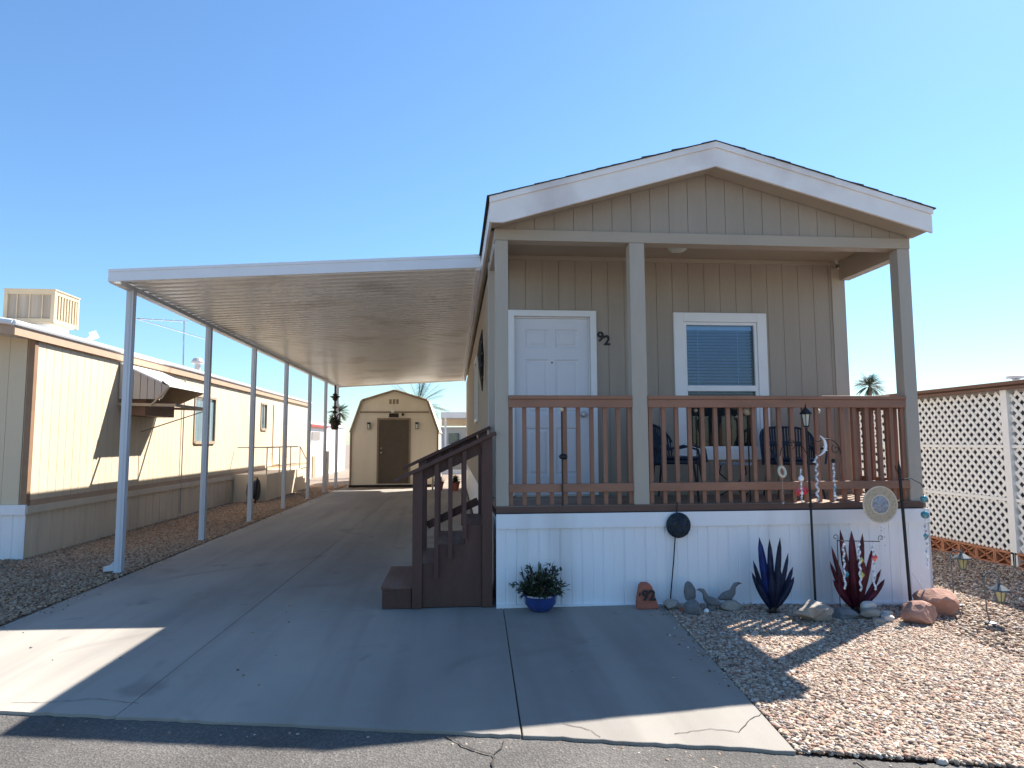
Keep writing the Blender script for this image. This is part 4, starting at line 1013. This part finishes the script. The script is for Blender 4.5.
for x in (-3.30, -1.67):
    b = MB(); b.box(x - .045, x + .045, SY - .10, SY - .003, 1.95, 2.15); b.box(x - .06, x + .06, SY - .12, SY - .003, 2.15, 2.18); q = b.build('wall_lamp', 'black', sh); b = MB(); b.box(x - .03, x + .03, SY - .105, SY - .101, 1.97, 2.12); b.build('lamp_glass', 'lampglass', q)
b = MB(); b.box(-2.62, -2.30, SY - .03, SY - .003, 2.36, 2.49); b.build('door_plaque', 'bronze', sh)
b = MB(); b.ball((-2.49, SY - .07, 2.555), .055, 10); b.build('light_bulb', 'white', sh)
b = MB(); b.ball((-2.15, SY - .07, 2.45), .05, 8); b.build('sensor_light', 'black', sh)
b = MB()
for k in range(3): b.box(-2.62 + k * .12, -2.54 + k * .12, SY - .012, SY - .002, 2.82, 2.98)
b.build('vent', 'shedtrim', sh)
b = MB(); b.box(-3.95, -.9, SY - .05, SY + 3, -.02, .058); b.build('shed_floor', 'dark', sh)

# ------------------------------------------------------------------ neighbour home on the left
nb = thing('neighbour_home', (-8.4, 12, 0), 'long cream mobile home with white roof coating and brown corner trim', 'house')
NX = -6.27; NY = 3.60
b = MB(); columns(b, 'y', NX, NY + .06, 21.2, .72, 2.96, [(9.45, 10.7, 1.55, 2.56), (14.65, 15.2, 1.95, 2.68)], .2, out=1, gap=.008)
b.box(NX - .07, NX - .016, NY + .05, 9.45, .7, 2.96); b.box(NX - .07, NX - .016, 10.7, 14.65, .7, 2.96); b.box(NX - .07, NX - .016, 15.2, 21.2, .7, 2.96); b.box(NX - .07, NX - .016, 9.45, 10.7, .7, 1.55); b.box(NX - .07, NX - .016, 9.45, 10.7, 2.56, 2.96)
b.box(NX - .07, NX - .016, 14.65, 15.2, .7, 1.95); b.box(NX - .07, NX - .016, 14.65, 15.2, 2.68, 2.96)
b.build('side_wall', 'cream', nb)
b = MB(); columns(b, 'x', NY, -10.6, NX - .1, .66, lambda x: 2.96 + .12 * min(x + 10.6, NX - x), (), .4); b.box(-10.6, NX - .08, NY + .016, NY + .08, .66, 2.98); b.build('front_wall', 'cream', nb)
b = MB(); b.box(NX - .07, NX + .012, NY - .02, NY + .06, .66, 3.0); b.build('corner_trim', 'cornerbrown', nb)
b = MB(); b.box(NX - .0, NX + .02, NY + .062, 21.2, .64, .725); b.build('base_strip', 'tanpaint', nb)
b = MB(); ribbed(b, 'y', NX + .01, NY + .0, 21.2, -.1, .56, .3, out=1, depth=.006); b.box(NX - .02, NX + .04, NY - .02, 21.2, .54, .64); b.build('skirting', 'neigh_skirt', nb)
b = MB(); ribbed(b, 'x', NY - .01, -10.6, NX + .01, -.1, .56, .3, depth=.006); b.box(-10.6, NX + .02, NY - .045, NY - .012, .53, .665); b.build('skirting', 'skirt', nb)
def nz_(x): return 3.13 + .14 * (min(x + 10.7, -6.2 - x))
b = MB(); b.prism([(-10.75, 3.02, nz_(-10.75)), (-8.42, 3.02, nz_(-8.42)), (-6.21, 3.02, nz_(-6.21)), (-6.21, 3.02, nz_(-6.21) - .03), (-8.42, 3.02, nz_(-8.42) - .03), (-10.75, 3.02, nz_(-10.75) - .03)], (0, 18.4, 0))
b.build('roof', 'roofwhite', nb)
b = MB(); b.tube([(-6.22, 3.02, 3.11), (-6.22, 9, 3.12), (-6.22, 15, 3.11), (-6.22, 21.5, 3.115)], .042, 8); b.tube([(-6.22, 3.03, 3.11), (-8.42, 3.03, 3.42)], .042, 8); b.build('roof_edge', 'roofwhite', nb)
b = MB(); b.box(-6.235, -6.215, 3.06, 21.4, 2.95, 3.08); b.prism([(-6.235, 3.06, 2.95), (-8.42, 3.06, 3.26), (-8.42, 3.06, 3.39), (-6.235, 3.06, 3.08)], (0, .02, 0)); b.build('fascia', 'tanpaint', nb)
b = MB(); b.box(-6.265, -6.236, 3.09, 21.3, 2.975, 2.985); b.prism([(-6.27, 3.09, 2.975), (-8.42, 3.09, 3.28), (-8.42, 3.09, 3.29), (-6.27, 3.09, 2.985)], (0, .56, 0)); b.build('soffit', 'cream', nb)
b = MB(); b.box(NX - .3, NX - .28, 9.3, 15.4, .8, 2.9); b.build('room_interior', 'dark', nb)
def nwin(y0, y1, z0, z1):
    b = MB(); x0, x1 = NX - .01, NX + .025
    b.box(x0, x1, y0 - .05, y0, z0 - .05, z1 + .05); b.box(x0, x1, y1, y1 + .05, z0 - .05, z1 + .05); b.box(x0, x1, y0, y1, z1, z1 + .05); b.box(x0, x1 + .01, y0, y1, z0 - .07, z0); b.box(x0, x1 - .01, (y0 + y1) / 2 - .02, (y0 + y1) / 2 + .02, z0, z1)
    o = b.build('window', 'frametan', nb); b = MB(); b.box(NX - .03, NX - .022, y0, y1, z0, z1); b.build('pane', 'glasspale', o)
nwin(9.45, 10.7, 1.55, 2.56); nwin(14.65, 15.2, 1.95, 2.68)
b = MB(); b.box(NX + .002, NX + .03, 16.0, 16.9, .8, 2.75); b.build('door', 'cream', nb)
# awning
b = MB(); ax = -5.40; ay0 = 5.95; ay1 = 7.6
b.prism([(NX + .01, ay0, 2.93), (ax, ay0, 2.53), (ax, ay0, 2.50), (NX + .01, ay0, 2.90)], (0, ay1 - ay0, 0)); aw = b.build('window_awning', 'roofwhite', nb)
b = MB(); x = NX + .02
while x < ax - .16:
    zt = 2.90 - (x - NX) / (ax - NX) * .4; zt2 = 2.90 - (x + .11 - NX) / (ax - NX) * .4
    b.prism([(x, ay0 + .0, 2.28), (x + .11, ay0 + .0, 2.28), (x + .11, ay0, zt2), (x, ay0, zt)], (0, .012, 0)); x += .12
b.prism([(x, ay0, 2.28), (ax, ay0, 2.49), (x, ay0, 2.62)], (0, .012, 0)); b.build('end_panel', 'awning', aw)
b = MB(); b.prism([(NX + .01, ay1 - .01, 2.3), (NX + .35, ay1 - .01, 2.25), (ax, ay1 - .01, 2.49), (NX + .01, ay1 - .01, 2.88)], (0, .012, 0)); b.build('end_panel', 'frametan', aw)
b = MB(); b.beam((NX, ay0 + .02, 2.19), (ax + .1, ay0 + .02, 2.17), .03, .05); b.beam((ax + .1, ay0, 2.17), (ax + .1, ay1, 2.17), .03, .05); b.beam((NX, ay1, 2.2), (ax + .1, ay1, 2.17), .03, .05)
b.beam((ax, ay0, 2.5), (NX + .55, ay0 - .01, 2.15), .02, .03); b.beam((ax, ay1, 2.5), (ax + .1 - .1, ay1, 2.17), .02, .03); b.beam((ax + .1, ay1, 2.17), (NX + .02, ay0 + .9, 1.72), .02, .02)
b.build('awning_frame', 'frametan', aw)
b = MB(); b.box(NX + .02, NX + .42, ay0 + .12, ay1 - .3, 2.0, 2.3); b.build('shaded_cooler_box', 'browntrim', aw)  # cooler box coloured dark to carry the shadow under the awning
# service mast on the neighbour wall
b = MB(); b.tube([(NX + .035, 8.75, .0), (NX + .035, 8.75, 2.9)], .014, 8); tag(b.build('conduit_pipe', 'awning', loc=(NX + .035, 8.75, 0)), 'thin grey conduit running up the cream wall', 'pipe')
an = thing('tv_antenna', (-6.9, 9.0, 3.2), 'old television antenna on a thin mast above the cream home', 'antenna')
b = MB(); b.tube([(-6.35, 8.9, 3.05), (-6.36, 8.9, 4.22)], .018, 8); b.build('mast', 'silver', an)
b = MB(); b.tube([(-7.2, 8.5, 4.17), (-6.30, 8.95, 4.20)], .012, 6); b.tube([(-7.2, 8.5, 4.17), (-5.5, 8.3, 3.66)], .010, 6)
for t in (.1, .3, .5, .7, .9): 
    p = Vector((-7.2, 8.5, 4.17)).lerp(Vector((-6.3, 8.95, 4.2)), t); b.tube([p + Vector((-.12, .2, 0)), p + Vector((.12, -.2, 0))], .004, 5)
b.build('boom', 'silver', an)
# rooftop cooler
ec = thing('evaporative_cooler', (-7.3, 5.6, 3.3), 'beige boxy evaporative cooler on the white roof of the cream home', 'cooler')
cx0, cx1, cy0, cy1, cz0, cz1 = -8.02, -7.20, 5.6, 6.35, 3.56, 4.12
b = MB(); b.box(cx0 + .03, cx1 - .03, cy0 + .03, cy1 - .03, cz0 + .02, cz1 - .02); b.build('louver_panel', 'coolerlouver', ec)
b = MB()
for (x, y) in ((cx0, cy0), (cx1 - .06, cy0), (cx0, cy1 - .06), (cx1 - .06, cy1 - .06)): b.box(x, x + .06, y, y + .06, cz0, cz1)
for z0, z1 in ((cz0, cz0 + .07), (cz1 - .07, cz1)): b.box(cx0 + .005, cx1 - .005, cy0 + .005, cy1 - .005, z0, z1)
for k in range(1, 4): x = cx0 + (cx1 - cx0) * k / 4; b.box(x - .008, x + .008, cy0 + .01, cy0 + .03, cz0, cz1)
for k in range(1, 9): y = cy0 + (cy1 - cy0) * k / 9; b.box(cx1 - .03, cx1 - .01, y - .02, y + .02, cz0 + .07, cz1 - .07)
b.build('housing', 'cooler', ec)
b = MB(); b.prism([(cx0 - .01, cy0 - .01, cz1), (cx1 + .01, cy0 - .01, cz1), (cx1 + .01, cy1 + .01, cz1), (cx0 - .01, cy1 + .01, cz1)], (0, 0, .02)); b.build('lid', 'cooler', ec)
b = MB(); b.box(cx0 + .15, cx1 - .1, cy0 + .15, cy1 - .1, 3.1, cz0); b.build('roof_curb', 'roofwhite', ec)
b = MB(); b.tube([(-7.12, 6.55, 3.1), (-7.12, 6.55, 3.42), (-7.05, 6.6, 3.50)], .05, 10); b.tube([(-7.1, 6.57, 3.48), (-7.0, 6.62, 3.53)], .075, 10); tag(b.build('roof_vent', 'roofwhite', loc=(-7.12, 6.55, 3.2)), 'white bent vent hood beside the rooftop cooler', 'roof vent')
b = MB(); b.lathe([(.07, 0), (.07, .35), (.15, .37), (.15, .42), (.1, .5), (0, .53)], (-6.9, 11.2, 3.15), 14); tag(b.build('roof_vent', 'awning', loc=(-6.9, 11.2, 3.2)), 'grey capped round vent pipe on the roof beyond the antenna', 'roof vent')
# landing with rail
ld = thing('entry_landing', (-5.75, 14.5, 0), 'tan block landing with steps against the cream home wall', 'steps')
b = MB(); b.box(-6.24, -5.38, 12.2, 16.2, -.1, .66); b.build('landing', 'neigh_skirt', ld)
for i in range(3):
    b = MB(); b.box(-6.24, -5.38, 16.201 + i * .3, 16.5 + i * .3, -.1, .5 - i * .17); b.build('step', 'neigh_skirt', ld)
b = MB()
for y in (12.3, 13.6, 14.9, 16.15): b.tube([(-5.42, y, .66), (-5.42, y, 1.38)], .018, 6)
b.tube([(-5.42, 12.3, 1.38), (-5.42, 16.15, 1.38), (-5.42, 17.1, .95)], .02, 6); b.tube([(-5.42, 12.3, .85), (-5.42, 16.15, .85)], .012, 6); b.tube([(-6.2, 12.3, 1.38), (-5.42, 12.3, 1.38)], .018, 6)
for y in (12.7, 14.4, 15.5): b.tube(spiral((y, 1.1), .12, .03, 0, 7), .01, 5)
# rotate spirals into the rail plane
b.v = [((-5.42, x, z) if abs(y + .28) < .02 else (x, y, z)) for x, y, z in b.v]
b.build('iron_railing', 'awning', ld)
ac = thing('garden_hose_reel', (-5.6, 11.8, 0), 'dark grey hose reel against the tan landing', 'hose reel')
b = MB(); b.lathe([(.28, -.1), (.28, -.07), (.12, -.06), (.12, .06), (.28, .07), (.28, .1)], (-5.6, 11.8, .28), 18, 'x'); b.build('reel', 'bluemetal', ac)
b = MB(); b.lathe([(.22, -.05), (.24, 0), (.22, .05)], (-5.6, 11.8, .28), 18, 'x'); b.build('hose', 'black', ac, smooth=True)
b = MB(); b.tube([(-5.7, 11.6, -.06), (-5.7, 11.75, .6), (-5.5, 11.75, .6), (-5.5, 11.6, -.06)], .02, 6); b.build('stand', 'black', ac)

# hanging chime under carport far end
wc = thing('hanging_spinner', (-4.12, 15.0, 1.9), 'dark twisted metal spinner with flower pot hung at the far carport edge', 'hanging ornament')
b = MB(); b.tube([(-4.12, 15, 3.30), (-4.12, 15, 2.2)], .03, 8)
for z in (3.0, 2.85, 2.6, 2.45): b.lathe([(.03, -.05), (.09, 0), (.03, .05)], (-4.12, 15, z), 12)
b.lathe([(.02, -.12), (.17, 0), (.02, .02)], (-4.12, 15, 2.95), 14); b.build('spinner', 'bronze', wc)
b = MB(); b.lathe([(.10, 0), (.16, .28), (.14, .28), (.0, .2)], (-4.12, 15, 1.9), 14); b.build('pot', 'bronze', wc)
b = MB(); rd = random.Random(9)
for i in range(60):
    a = rd.uniform(0, 2 * pi); e = rd.uniform(-.6, 1.4); leaf_strip(b, (-4.12 + .08 * cos(a), 15 + .08 * sin(a), 2.2), (cos(a) * cos(e), sin(a) * cos(e), sin(e)), rd.uniform(.1, .28), .05, Vector((0, 0, -.8)), 4)
b.build('foliage', 'leaf', wc)

# ------------------------------------------------------------------ patio clutter beyond the stairs
pt2 = thing('garden_table', (-.55, 14.6, 0), 'white topped garden table seen through the stair balusters', 'table')
b = MB(); b.box(-1.1, .0, 14.3, 15.0, .78, .83); b.box(-1.12, .02, 14.28, 14.30, .66, .84); b.build('table_top', 'white', pt2)
for x in (-1.05, -.08):
    for y in (14.35, 14.95): b = MB(); b.tube([(x, y, 0.0), (x, y, .78)], .02, 8); b.build('leg', 'silver', pt2)
for i, (x, y, lab) in enumerate(((-.85, 14.75, 'left terracotta pot with a bushy plant under the white table'), (-.35, 14.75, 'right terracotta pot with a bushy plant under the white table'))):
    t = thing('flower_pot', (x, y, 0), lab, 'plant pot', 'pots under the garden table'); b = MB(); b.lathe([(.0, 0), (.10, 0), (.14, .22), (.15, .22), (.15, .26), (.0, .25)], (x, y, .001), 16); b.build('bowl', 'terra', t)
    b = MB()
    for k in range(90): a = rd.uniform(0, 6.28); e = rd.uniform(.2, 1.5); leaf_strip(b, (x, y, .25), (cos(a) * cos(e), sin(a) * cos(e), sin(e)), rd.uniform(.15, .3), .04, Vector((0, 0, -.7)), 4)
    b.build('foliage', 'leaf', t)

# ------------------------------------------------------------------ right neighbour enclosure with lattice
rn = thing('lattice_enclosure', (8.6, 4, 0), 'neighbouring home with white lattice patio screen on orange breeze blocks and brown roof edge', 'house')
LX = 6.52
def lattice(y0, y1, z0, z1):
    b = MB(); s = .128; w_ = .038
    H = z1 - z0; Lw = y1 - y0
    for sgn, xo in ((1, 0.0), (-1, .009)):
        c = -H if sgn > 0 else 0
        while c < Lw + (0 if sgn > 0 else H):
            # line y = y0 + c + sgn*(z-z0)
            pts = []
            za, zb = z0, z1
            ya = y0 + c; yb = y0 + c + sgn * H
            # clip to y range
            def clip(ya, za, yb, zb, lim, keep_greater):
                ia = (ya >= lim) if keep_greater else (ya <= lim); ib = (yb >= lim) if keep_greater else (yb <= lim)
                if ia and ib: return ya, za, yb, zb
                if not ia and not ib: return None
                t = (lim - ya) / (yb - ya); ym, zm = lim, za + (zb - za) * t
                return (ya, za, ym, zm) if ia else (ym, zm, yb, zb)
            r_ = clip(ya, za, yb, zb, y0, True)
            if r_: r_ = clip(*r_, y1, False)
            if r_ and abs(r_[1] - r_[3]) > .03:
                b.beam((LX + xo, r_[0], r_[1]), (LX + xo, r_[2], r_[3]), .008, w_, (0, 0, 1)) if False else b.beam((LX + xo, r_[0], r_[1]), (LX + xo, r_[2], r_[3]), w_, .008, (1, 0, 0))
            c += s
    return b.build('lattice_panel', 'lattice', rn)
zl0, zl1 = .12, 2.10
posts = [5.3, 3.55, 1.53, -.45, -2.4]
for a, c in zip(posts[1:], posts[:-1]):
    for z0, z1 in ((zl0, .74), (.77, 1.40), (1.43, zl1)): lattice(a + .05, c - .05, z0, z1)
b = MB()
for z in (.755, 1.415): b.box(LX - .02, LX + .03, -2.4, 5.3, z - .02, z + .02)
b.build('lattice_batten', 'lattice', rn)
for y in posts: b = MB(); b.box(LX - .05, LX + .05, y - .05, y + .05, -.08, 2.12); b.build('screen_post', 'lattice', rn, bevel=.004)
# breeze blocks : each with pierced pattern
b = MB(); y = -2.4
while y < 5.25:
    y2 = y + .30; z0, z1 = -.07, .115; t = .022
    b.box(LX - .05, LX + .05, y, y + t, z0, z1); b.box(LX - .05, LX + .05, y + t, y2 - .004, z1 - t, z1); b.box(LX - .05, LX + .05, y + t, y2 - .004, z0, z0 + t); b.box(LX - .05, LX + .05, y2 - t, y2 - .004, z0 + t, z1 - t)
    yc = (y + y2) / 2; zc = (z0 + z1) / 2
    b.beam((LX, y + t, z0 + t), (LX, yc, zc), .09, .014, (0, 0, 1)); b.beam((LX, yc, zc), (LX, y2 - t, z1 - t), .09, .014); b.beam((LX, y + t, z1 - t), (LX, yc, zc), .09, .014); b.beam((LX, yc, zc), (LX, y2 - t, z0 + t), .09, .014)
    rr = .055; b.tube([(LX, yc + rr * cos(a), zc + rr * sin(a)) for a in np.linspace(0, 2 * pi, 13)], .010, 4, False)
    y += .302
b.build('breeze_block_base', 'block', rn)
b = MB(); b.box(LX + .25, LX + .3, -2.4, 5.3, -.1, 2.1); b.build('inner_wall', 'innershade', rn)
b = MB(); b.box(LX - .09, LX - .03, -2.6, 12, 2.12, 2.155); b.box(LX - .06, LX - .03, -2.6, 12, 2.155, 2.175); b.box(LX - .11, LX - .03, -2.6, 12, 2.175, 2.215); b.build('fascia', 'browntrim', rn)
b = MB(); b.prism([(LX - .12, -2.65, 2.22), (LX + 2.2, -2.65, 2.42), (LX + 4.5, -2.65, 2.22), (LX + 4.5, -2.65, 2.19), (LX - .12, -2.65, 2.216)], (0, 15, 0)); b.build('roof', 'roofwhite', rn)
b = MB(); z = .0
while z < 2.1:
    b.prism([(LX + .02, 5.36, z), (LX - .0, 5.36, z), (LX + .018, 5.36, z + .11), (LX + .03, 5.36, z + .11)], (0, 6.6, 0)); z += .11
b.box(LX + .031, LX + .1, 5.36, 12, 0, 2.15); b.box(LX + .1, LX + 4.4, 5.36, 5.4, 0, 2.15); b.box(LX + .1, LX + 4.4, -2.4, -2.36, 0, 2.15); b.box(LX + .1, LX + 4.4, 11.9, 12, 0, 2.15)
b.build('lap_siding', 'cream', rn)
b = MB(); b.lathe([(.05, 0), (.05, .10), (.13, .11), (.13, .15), (0, .19)], (8.55, 3.6, 2.36), 12); tag(b.build('roof_vent', 'awning', loc=(8.55, 3.6, 2.36)), 'left of two small grey vents on the white roof at right', 'roof vent')
b = MB(); b.lathe([(.05, 0), (.05, .09), (.12, .10), (.12, .13), (0, .16)], (8.85, 3.2, 2.38), 12); tag(b.build('roof_vent', 'awning', loc=(8.85, 3.2, 2.38)), 'right of two small grey vents on the white roof at right', 'roof vent')

# ------------------------------------------------------------------ far buildings
fw = thing('white_house', (-9, 28, 0), 'bright white house with a dull red roof edge far behind the left posts', 'house')
b = MB(); b.box(-12, -6.75, 23.6, 33.5, -.1, 2.28); b.build('wall', 'farwhite', fw)
b = MB(); b.box(-12.2, -6.62, 23.5, 27.5, 2.20, 2.32); b.build('fascia', 'redfascia', fw)
b = MB(); b.box(-12.1, -6.70, 23.4, 33.7, 2.33, 2.45); b.build('roof', 'roofwhite', fw)
b = MB()
for k in range(9): b.box(-6.74, -6.70, 24.2 + k * .2, 24.32 + k * .2, 1.62, 2.0)
b.build('vent_block', 'awning', fw)
b = MB(); b.box(-6.745, -6.70, 24.4, 25.0, -.1, .9); b.build('door', 'tanpaint', fw)
ub = thing('utility_pedestal', (-4.9, 18.0, 0), 'grey metal utility pedestal on a post beyond the carport', 'utility box')
b = MB(); b.box(-5.0, -4.85, 18.0, 18.15, -.1, 1.1); b.build('pedestal_body', 'greybox', ub, bevel=.01)
b = MB(); b.box(-5.03, -4.82, 17.95, 18.0, .55, 1.2); b.box(-4.98, -4.9, 17.9, 17.95, .8, .95); b.build('meter_cover', 'greybox', ub, bevel=.01)
fh = thing('distant_carport_home', (0, 30, 0), 'pale home with a wide white carport edge beyond the shed', 'house')
b = MB(); b.box(-1.6, 7.5, 32, 40, -.1, 2.35); b.build('wall', 'farshade', fh)
b = MB(); b.box(-1.1, 7.7, 29, 41, 2.78, 3.08); b.build('carport_roof', 'farwhite', fh)
b = MB(); b.box(-1.1, 7.6, 31.6, 31.9, 2.42, 2.78); b.build('roof_beam', 'cream', fh)
b = MB(); b.box(-.9, -.8, 29.2, 29.3, -.1, 2.78); b.build('post', 'farwhite', fh)
b = MB(); b.box(-.7, -.1, 31.95, 31.99, 1.4, 2.0); b.build('window', 'glass', fh)
b = MB(); b.box(-1.12, 8, 26, 26.12, -.1, .9); fence_o = b.build('garden_wall', 'farwhite', loc=(0, 26, 0)); tag(fence_o, 'low white garden wall between the shed and the pale home', 'wall')
# more background roofs to keep the horizon from being bare
far = thing('distant_home', (20, 40, 0), 'low pale roofed home on the horizon beyond the right railing', 'house')
b = MB(); b.box(18, 36, 36, 44, -.1, 3.2); b.build('wall', 'cream', far); b = MB(); b.prism([(17.5, 35.5, 3.2), (27, 35.5, 4.3), (36.5, 35.5, 3.2)], (0, 9, 0)); b.build('roof', 'roofwhite', far)
far = thing('distant_home', (-22, 40, 0), 'low pale home far behind the cream mobile home', 'house')
b = MB(); b.box(-30, -13, 42, 50, -.1, 2.6); b.build('wall', 'farwhite', far); b = MB(); b.prism([(-30.5, 41.5, 2.6), (-21, 41.5, 3.2), (-12.5, 41.5, 2.6)], (0, 9, 0)); b.build('roof', 'roofwhite', far)

# ------------------------------------------------------------------ palms
def palm(base, H, cr, nf, seed, label, droop=1.1, wleaf=.06):
    rd = random.Random(seed); t = thing('palm_tree', base, label, 'palm tree', 'palm trees on the skyline'); x, y, z = base
    b = MB(); b.tube([(x + .1 * sin(i * .7), y, z + H * i / 8) for i in range(9)], [.22 - .008 * i for i in range(9)], 9); b.build('trunk', 'bark', t, smooth=True)
    b = MB(); top = Vector((x + .1 * sin(5.6), y, z + H))
    for i in range(nf):
        a = rd.uniform(0, 2 * pi); e = rd.uniform(-.5, 1.35); d = Vector((cos(a) * cos(e), sin(a) * cos(e), sin(e))); p = top.copy(); L_ = cr * rd.uniform(.8, 1.1); N = 9
        for k in range(N):
            q = p + d * L_ / N; sd = d.cross(Vector((0, 0, 1)));
            if sd.length < .01: sd = Vector((1, 0, 0))
            sd.normalize()
            if k > 1:
                for s in (-1, 1):
                    for h in (0, .5):
                        ll = L_ * .32 * sin(pi * (k + h) / (N + .6)) + .02; tipv = (sd * s * .8 + d * .75 + Vector((0, 0, -.35))).normalized()
                        bp_ = p.lerp(q, h); b.add([bp_, bp_ + d * wleaf * cr * .5, bp_ + tipv * ll], [(0, 1, 2)])
            b.add([p - sd * .02 * cr / 1.5, p + sd * .02 * cr / 1.5, q + sd * .015, q - sd * .015], [(0, 1, 2, 3)])
            d = (d + Vector((0, 0, -droop / N))).normalized(); p = q
    b.build('crown', 'palm', t); return t
palm((-9.2, 46, -.1), 3.9, .95, 60, 2, 'small palm between the far left posts and the shed')
palm((31.8, 42.5, -.1), 5.7, 1.25, 80, 5, 'bushy palm seen between the porch wall and the right post', 1.3)
palm((-2.0, 25, -.1), 3.4, 1.5, 34, 8, 'thin spiky palm fronds rising behind the shed roof', .25, .03)
